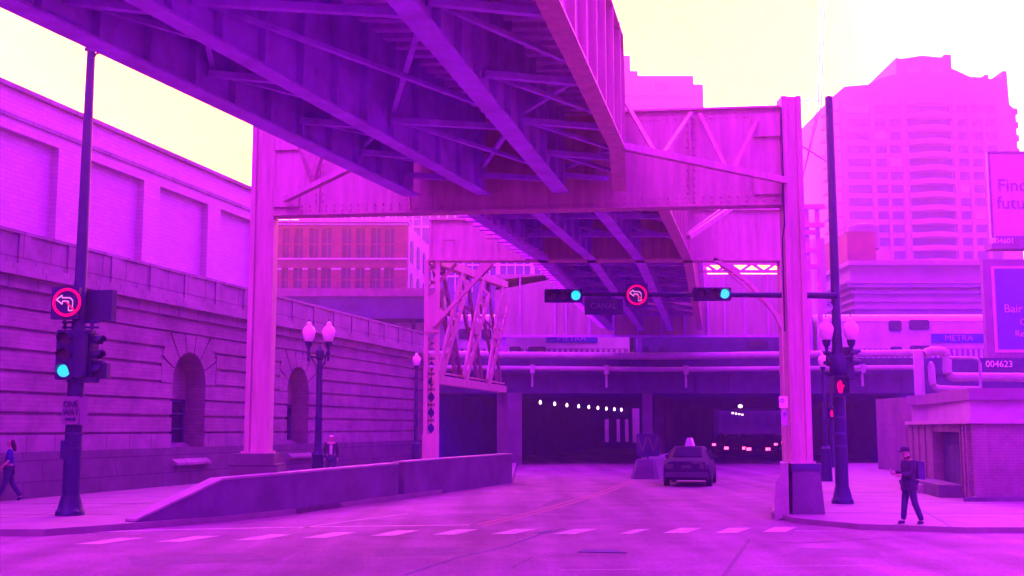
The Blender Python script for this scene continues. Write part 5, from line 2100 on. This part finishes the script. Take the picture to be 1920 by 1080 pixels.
def figure(label, base, rotz, J, H, top_m, leg_m, hair_m, hair='short', cap=None, sleeves=True, top_r=0.02, coat=False, shoe_m='black'):
    """J: joint positions for a 1.75 m figure facing -y"""
    o = thing('person', label, 'person', (0, 0, 0))
    o.location = base
    o.rotation_euler = (0, 0, rotz)
    ORG[o.name] = Vector((0, 0, 0))
    s = H / 1.75
    names = ['pelvis', 'waist', 'chest', 'neck', 'jaw', 'head', 'crown', 'shL', 'elL', 'wrL', 'shR', 'elR', 'wrR', 'hipL', 'knL', 'anL', 'toL', 'hipR', 'knR', 'anR', 'toR', 'heL', 'heR', 'paL', 'paR', 'nose']
    D0 = dict(pelvis=(0, 0, .95), waist=(0, 0, 1.12), chest=(0, 0, 1.34), neck=(0, .01, 1.49), jaw=(0, -.01, 1.56), head=(0, -.015, 1.65), crown=(0, 0, 1.71),
              shL=(.18, 0, 1.42), elL=(.23, .03, 1.14), wrL=(.24, -.04, .90), shR=(-.18, 0, 1.42), elR=(-.23, .03, 1.14), wrR=(-.24, -.04, .90),
              hipL=(.09, 0, .90), knL=(.10, -.02, .50), anL=(.10, .02, .09), toL=(.11, -.13, .03), hipR=(-.09, 0, .90), knR=(-.10, -.02, .50), anR=(-.10, .02, .09), toR=(-.11, -.13, .03))
    D0.update(J)
    for a in 'LR':
        an, to = Vector(D0['an' + a]), Vector(D0['to' + a])
        D0.setdefault('he' + a, tuple(an + (an - to) * 0.25 + Vector((0, 0, -0.045))))
        wr, e = Vector(D0['wr' + a]), Vector(D0['el' + a])
        D0.setdefault('pa' + a, tuple(wr + (wr - e).normalized() * 0.07))
    D0.setdefault('nose', tuple(Vector(D0['head']) + Vector((0, -0.105, -0.02))))
    P = [Vector(D0[n]) * s for n in names]
    ix = {n: i for i, n in enumerate(names)}
    E_ = [('pelvis', 'waist'), ('waist', 'chest'), ('chest', 'neck'), ('neck', 'jaw'), ('jaw', 'head'), ('head', 'crown'), ('chest', 'shL'), ('shL', 'elL'), ('elL', 'wrL'), ('wrL', 'paL'),
          ('chest', 'shR'), ('shR', 'elR'), ('elR', 'wrR'), ('wrR', 'paR'), ('pelvis', 'hipL'), ('hipL', 'knL'), ('knL', 'anL'), ('anL', 'toL'), ('pelvis', 'hipR'), ('hipR', 'knR'), ('knR', 'anR'), ('anR', 'toR'), ('head', 'nose')]
    E_ = [e for e in E_ if 'nose' not in e]
    rad = dict(pelvis=.13, waist=.115, chest=.135, neck=.052, jaw=.068, head=.088, crown=.075, shL=.062, elL=.043, wrL=.03, shR=.062, elR=.043, wrR=.03, hipL=.09, knL=.058, anL=.04, toL=.033, hipR=.09, knR=.058, anR=.04, toR=.033, heL=.03, heR=.03, paL=.03, paR=.03, nose=.012)
    used = [n for n in names if n not in ('nose', 'heL', 'heR')]
    iu = {n: i for i, n in enumerate(used)}
    vs, fs = skin_mesh('body', [P[ix[n]] for n in used], [(iu[a], iu[b]) for a, b in E_], [rad[n] * s for n in used])
    mb = MB()
    mb.add(vs, fs)
    # nose, ears
    h = P[ix['head']]
    fwd = (Vector(D0['nose']) * s - h)
    fwd.normalize()
    rt = fwd.cross(Vector((0, 0, 1))).normalized()
    mb.lathe([(0.014 * s, 0), (0.008 * s, 0.035 * s)], tuple(h + fwd * 0.088 * s - Vector((0, 0, 0.03 * s))), 6)
    for sg_ in (-1, 1):
        mb.lathe([(0.008 * s, -0.03 * s), (0.02 * s, 0), (0.008 * s, 0.03 * s)], tuple(h + rt * sg_ * 0.088 * s), 6)
    # fingers and thumb
    for a in 'LR':
        pa, wr = P[ix['pa' + a]], P[ix['wr' + a]]
        d_ = (pa - wr).normalized()
        side = d_.cross(Vector((1, 0, 0))).normalized()
        for k, ln in enumerate((0.07, 0.078, 0.072, 0.058)):
            b0_ = pa + side * (k - 1.5) * 0.019 * s
            mb.tube([b0_ - d_ * 0.01, b0_ + d_ * ln * 0.5 * s, b0_ + d_ * ln * 0.9 * s + Vector((-0.015 if a == 'L' else 0.015, 0, 0)) * s], [0.010 * s, 0.009 * s, 0.007 * s], 6)
        b0_ = pa - side * 0.03 * s - d_ * 0.03 * s
        mb.tube([b0_, b0_ + (d_ * 0.5 - side * 0.7) * 0.05 * s], [0.011 * s, 0.008 * s], 6)
    body = mb.build('body', M['skin'], o, True)

    def cloth(name, ns, es, extra, m, rr=None):
        iu_ = {n: i for i, n in enumerate(ns)}
        v_, f_ = skin_mesh(name, [P[ix[n]] if isinstance(n, str) and n in ix else n for n in ns], [(iu_[a], iu_[b]) for a, b in es], [((rr or {}).get(n, rad[n]) + extra) * s for n in ns])
        mb_ = MB()
        mb_.add(v_, f_)
        return mb_.build(name, m, o, True)
    tops = ['waist', 'pelvis', 'chest', 'shL', 'elL', 'shR', 'elR'] + (['wrL', 'wrR'] if sleeves else [])
    es = [('pelvis', 'waist'), ('waist', 'chest'), ('chest', 'shL'), ('shL', 'elL'), ('chest', 'shR'), ('shR', 'elR')]
    if sleeves:
        es += [('elL', 'wrL'), ('elR', 'wrR')]
    rr = {'pelvis': .155, 'waist': .14, 'chest': .145} if coat else {}
    cloth('jacket' if sleeves else 'top', tops, es, top_r, M[top_m], rr)
    if coat:
        mb_ = MB()
        pz = P[ix['pelvis']]
        mb_.lathe([(0.19 * s, -0.17 * s), (0.19 * s, -0.12 * s), (0.18 * s, 0.05 * s), (0.16 * s, 0.16 * s)], (pz.x, pz.y, pz.z), 14)
        mb_.build('coat_skirt', M[top_m], o, True)
    cloth('trousers', ['pelvis', 'hipL', 'knL', 'anL', 'hipR', 'knR', 'anR'], [('pelvis', 'hipL'), ('hipL', 'knL'), ('knL', 'anL'), ('pelvis', 'hipR'), ('hipR', 'knR'), ('knR', 'anR')], 0.014, M[leg_m], {'anL': .05, 'anR': .05, 'knL': .065, 'knR': .065})
    for a in 'LR':
        v_, f_ = skin_mesh('shoe', [Vector(D0['he' + a]) * s, P[ix['an' + a]] * 0.5 + P[ix['to' + a]] * 0.5, P[ix['to' + a]]], [(0, 1), (1, 2)], [0.045 * s, 0.046 * s, 0.038 * s])
        mb_ = MB()
        mb_.add([(x, y, max(z, 0.002)) for x, y, z in v_], f_)
        mb_.build('shoe', M[shoe_m], o, True)
    hd, cw = P[ix['head']], P[ix['crown']]
    bk2 = -fwd
    if hair == 'long':
        pts = [cw + bk2 * .01, hd + bk2 * 0.06 * s, P[ix['jaw']] + bk2 * 0.09 * s, P[ix['neck']] + bk2 * 0.1 * s, P[ix['neck']] + bk2 * 0.12 * s - Vector((0, 0, .12 * s))]
        v_, f_ = skin_mesh('hair', pts, [(0, 1), (1, 2), (2, 3), (3, 4)], [0.085 * s, 0.088 * s, 0.08 * s, 0.07 * s, 0.035 * s])
    else:
        pts = [cw + Vector((0, 0, 0.012 * s)) + bk2 * 0.01 * s, cw * .5 + hd * .5 + bk2 * 0.03 * s, hd + bk2 * 0.035 * s - Vector((0, 0, .02))]
        v_, f_ = skin_mesh('hair', pts, [(0, 1), (1, 2)], [0.082 * s, 0.086 * s, 0.075 * s])
    mb_ = MB()
    mb_.add(v_, f_)
    mb_.build('hair', M[hair_m], o, True)
    if cap:
        mb_ = MB()
        mb_.lathe([(0.104 * s, 0), (0.106 * s, 0.04 * s), (0.09 * s, 0.085 * s), (0.04 * s, 0.11 * s)], tuple(hd + Vector((0, 0, 0.035 * s))), 14)
        q_ = hd + Vector((0, 0, 0.04 * s))
        mb_.prism([q_ + rt * 0.08 * s, q_ + rt * 0.05 * s + fwd * 0.17 * s, q_ - rt * 0.05 * s + fwd * 0.17 * s, q_ - rt * 0.08 * s], (0, 0, 0.012))
        mb_.build('cap', M[cap], o, True)
    return o, P, ix, s


# man at the right kerb, side on to the left, looking at a phone
bm_ = atz(1706, 984, 0.12)
JM = dict(pelvis=(.0, .02, .95), waist=(0, .03, 1.12), chest=(0, .04, 1.34), neck=(0, .02, 1.49), jaw=(0, -.02, 1.56), head=(0, -.05, 1.64), crown=(0, -.04, 1.70),
          shL=(.17, .03, 1.42), elL=(.2, -.02, 1.15), wrL=(.12, -.25, 1.13), shR=(-.17, .03, 1.42), elR=(-.21, .02, 1.15), wrR=(-.14, -.25, 1.17),
          hipL=(.09, .02, .90), knL=(.11, .08, .50), anL=(.12, .24, .09), toL=(.12, .10, .035), hipR=(-.09, .02, .9), knR=(-.10, -.05, .5), anR=(-.10, -.10, .09), toR=(-.11, -.25, .035))
o, P_, ix_, s_ = figure('person in dark coat and cap standing at the right kerb looking at a phone', bm_, R(-78), JM, 1.66, 'jacket', 'denim', 'hair', cap='jacket', coat=True, top_r=0.03)
mb = MB()
bp = P_[ix_['chest']]
mb.prism([(bp.x - .15, bp.y + .13, bp.z - .28), (bp.x + .15, bp.y + .13, bp.z - .28), (bp.x + .14, bp.y + .13, bp.z + .1), (bp.x - .14, bp.y + .13, bp.z + .1)], (0, .16, -.02))
bg_ = mb.build('backpack', M['steel_dark'], None)
bg_.location = o.location
bg_.rotation_euler = o.rotation_euler
tag(bg_, 'dark backpack worn by the person at the right kerb', 'backpack')
mb = MB()
w_ = (P_[ix_['paL']] + P_[ix_['paR']]) / 2
mb.prism([(w_.x - .035, w_.y - .06, w_.z - .02), (w_.x + .035, w_.y - .06, w_.z - .02), (w_.x + .035, w_.y - .10, w_.z + .11), (w_.x - .035, w_.y - .10, w_.z + .11)], (0, -.01, -.003))
ph = mb.build('phone', M['pinkstone'], None)
ph.location = o.location
ph.rotation_euler = o.rotation_euler
tag(ph, 'small phone held by the person at the right kerb', 'phone')

# woman walking out of frame at left
bw = atz(14, 941, 0.14)
JW = dict(knL=(.09, -.10, .50), anL=(.09, -.26, .10), toL=(.09, -.42, .05), knR=(-.09, .10, .50), anR=(-.09, .34, .14), toR=(-.09, .24, .035),
          elL=(.22, -.02, 1.14), wrL=(.20, -.2, .96), elR=(-.22, .02, 1.14), wrR=(-.20, -.18, 0.95))
figure('person with long dark hair in blue top walking out at the left edge', bw, R(-68), JW, 1.76, 'bluecloth', 'denim', 'hair', hair='long', sleeves=False)

# man behind the low wall by the twin lamp
bm2 = at(620, 880, 44)
o, P_, ix_, s_ = figure('person with white hair, open dark jacket and pale shirt walking behind the low wall', Vector((bm2.x, 44, 0.14)), R(8), dict(knL=(.10, -.1, .5), anL=(.1, -.1, .09), toL=(.11, -.26, .03)), 1.82, 'jacket', 'denim', 'greyhair', top_r=0.022)
mb = MB()
c_ = P_[ix_['chest']]
v_, f_ = skin_mesh('shirt', [c_ + Vector((0, -.05, .05)), P_[ix_['waist']] + Vector((0, -.06, 0)), P_[ix_['pelvis']] + Vector((0, -.06, .03))], [(0, 1), (1, 2)], [(.07, .11), (.08, .11), (.09, .11)])
mb.add(v_, f_)
mb.build('shirt', M['shirt'], o, True)

# ================================================================== CARS
def car(label, base, az, lit_tail=False, lit_head=False, flip=False, h=1.5, taxi=False, paint='carpaint', grp='cars under and beyond the bridge'):
    o = thing('taxi' if taxi else 'car', label, 'taxi' if taxi else 'car', (0, 0, 0), None if taxi else grp)
    o.location = base
    o.rotation_euler = (0, 0, -az + (math.pi if flip else 0))
    ORG[o.name] = Vector((0, 0, 0))
    k = h / 1.5
    st = [(0.0, .74, .42, .62, .60, .66), (0.1, .86, .30, .80, .70, .95), (0.35, .88, .24, .90, .72, 1.04), (0.75, .89, .22, .95, .66, 1.08), (1.45, .90, .22, .97, .60, 1.47), (1.9, .90, .22, .97, .62, 1.5), (2.7, .90, .22, .96, .62, 1.48), (3.55, .89, .22, .93, .66, 1.04),
          (4.3, .86, .24, .84, .66, .90), (4.7, .80, .28, .72, .6, .76), (4.82, .70, .34, .60, .5, .64)]
    vs = []
    for y, hw, zb, belt, rw, zt in st:
        half = [(hw * .9, zb), (hw, zb + .14), (hw, belt - .12), (hw * .96, belt), (rw, zt - .05), (rw * .82, zt)]
        sec = half + [(-a, b) for a, b in reversed(half)]
        vs += [(a, y, b * k) for a, b in sec]
    n = 12
    fs = [tuple(range(n)), tuple(range((len(st) - 1) * n, len(st) * n))[::-1]]
    for i in range(len(st) - 1):
        for j in range(n):
            fs.append((i * n + j, i * n + (j + 1) % n, (i + 1) * n + (j + 1) % n, (i + 1) * n + j))
    mb = MB()
    mb.add(vs, fs)
    mb.build('body', M[paint], o, True)
    # rear window, windscreen, side windows as thin panes just outside the skin
    mb = MB()
    mb.prism([(-.56, .80, 1.10 * k), (.56, .80, 1.10 * k), (.48, 1.36, 1.43 * k), (-.48, 1.36, 1.43 * k)], (0, -.02, .03))
    mb.build('rear_window', M['glass'], o)
    mb = MB()
    mb.prism([(-.56, 3.46, 1.10 * k), (.56, 3.46, 1.10 * k), (.52, 2.82, 1.42 * k), (-.52, 2.82, 1.42 * k)], (0, .03, .03))
    mb.build('windscreen', M['glass'], o)
    for sg_ in (-1, 1):
        mb = MB()
        mb.prism([(sg_ * .865, 1.25, 1.02 * k), (sg_ * .865, 3.2, 1.02 * k), (sg_ * .66, 2.75, 1.40 * k), (sg_ * .66, 1.6, 1.40 * k)], (sg_ * .02, 0, .01))
        mb.build('side_window', M['glass'], o)
        for yy in (.85, 3.85):
            mb = MB()
            x0_, x1_ = sorted((sg_ * .70, sg_ * .91))
            mb.tube([(x0_, yy, .31), (x1_, yy, .31)], .31, 16)
            wl = mb.build('wheel', M['tyre'], o, True)
            mb = MB()
            mb.tube([(sg_ * .90, yy, .31), (sg_ * .925, yy, .31)], .18, 12)
            mb.build('rim', M['cartrim'], wl)
        mb = MB()
        mb.prism([(sg_ * .80, .04, .68 * k), (sg_ * .50, .0, .68 * k), (sg_ * .50, .06, .86 * k), (sg_ * .80, .10, .86 * k)], (0, .06, 0))
        mb.build('tail_lamp', M['tail_on'] if lit_tail else M['red_paint'] if not taxi else M['lens_off'], o)
        mb = MB()
        mb.box(min(sg_ * .42, sg_ * .72), max(sg_ * .42, sg_ * .72), 4.72, 4.86, .58, .72)
        mb.build('headlight', M['pink_on'] if lit_head else M['cartrim'], o)
        mb = MB()
        mb.box(min(sg_ * .9, sg_ * 1.06), max(sg_ * .9, sg_ * 1.06), 3.0, 3.12, 1.0, 1.13)
        mb.build('wing_mirror', M[paint], o)
    mb = MB()
    mb.box(-.80, .80, -.07, .06, .36, .55)
    mb.build('bumper', M['cartrim'] if taxi else M[paint], o)
    mb = MB()
    mb.box(-.20, .20, -.085, -.07, .60 * k, .72 * k) if False else mb.box(-.18, .18, -.0, .06, .70 * k, .80 * k)
    mb.build('number_plate', M['cartrim'], o)
    if taxi:
        mb = MB()
        mb.prism([(-.17, 1.7, 1.5 * k), (.17, 1.7, 1.5 * k), (.08, 1.7, 1.5 * k + .32), (-.08, 1.7, 1.5 * k + .32)], (0, .9, 0))
        mb.build('roof_sign', M['white'], o)
        mb = MB()
        mb.box(.2, .6, -.0, .075, .86, .93)
        mb.build('badge', M['cartrim'], o)
    return o


tb_ = atz(1287, 913, 0)
car('dark taxi with pale wedge roof sign seen from behind under the railway', tb_, R(13), taxi=True, h=1.5)
for px, Y, lab, lt, fl, pt in ((1352, 102, 'leftmost dark car with lit tail lamps inside the right underpass', True, False, 'carpaint'),
                               (1455, 118, 'rightmost dark car with lit tail lamps, mostly behind the steel column', True, False, 'carpaint'),
                               (1400, 112, 'dark car with lit tail lamps, second rank inside the right underpass', True, False, 'carpaint'),
                               (1440, 104, 'dark car with lit tail lamps half behind the steel column, second rank', True, False, 'carpaint'),
                               (1372, 132, 'dark car with lit tail lamps at the mouth of the underpass exit', True, False, 'carpaint'),
                               (1416, 138, 'dark car with lit tail lamps just outside the underpass exit', True, False, 'carpaint'),(1378, 84, 'car with lit red tail lamps nearest in the right underpass', True, False, 'carpaint'),
                               (1421, 80, 'dark car with lit tail lamps beside the column in the right underpass', True, False, 'carpaint'),
                               (1350, 148, 'pale car partly hidden at the left of the underpass exit', True, False, 'cartrim'),
                               (1391, 152, 'oncoming pale car beyond the underpass, left of the oncoming pair', False, True, 'cartrim'),
                               (1408, 158, 'oncoming pale car beyond the underpass, right of the oncoming pair', False, True, 'cartrim'),
                               (1433, 146, 'car braking beyond the underpass close to the right column', True, False, 'carpaint'),
                               (1362, 166, 'small far car at the left of the street beyond the underpass', False, True, 'carpaint'),
                               (1448, 164, 'smallest car braking in the distance beyond the right underpass', True, False, 'cartrim')):
    x = at(px, 803, Y).x
    car(lab, Vector((x, Y + (4.8 if fl else 0), 0)), R(13), lit_tail=lt, lit_head=fl, flip=fl, paint=pt)

# ================================================================== HAZE (the murky violet air)
hm = bpy.data.materials.new('haze_air')
hm.use_nodes = True
t = hm.node_tree
t.nodes.clear()
ho = t.nodes.new('ShaderNodeOutputMaterial')
pv = t.nodes.new('ShaderNodeVolumePrincipled')
pv.inputs['Color'].default_value = (*HAZE_COL, 1)
pv.inputs['Density'].default_value = HAZE_DENS
pv.inputs['Anisotropy'].default_value = HAZE_G
t.links.new(pv.outputs[0], ho.inputs['Volume'])
mb = MB()
mb.box(-120, 150, -40, 256, -1, 68)
hz = mb.build('haze', hm)
tag(hz, kind='stuff', label='violet haze filling the street', cat='haze')
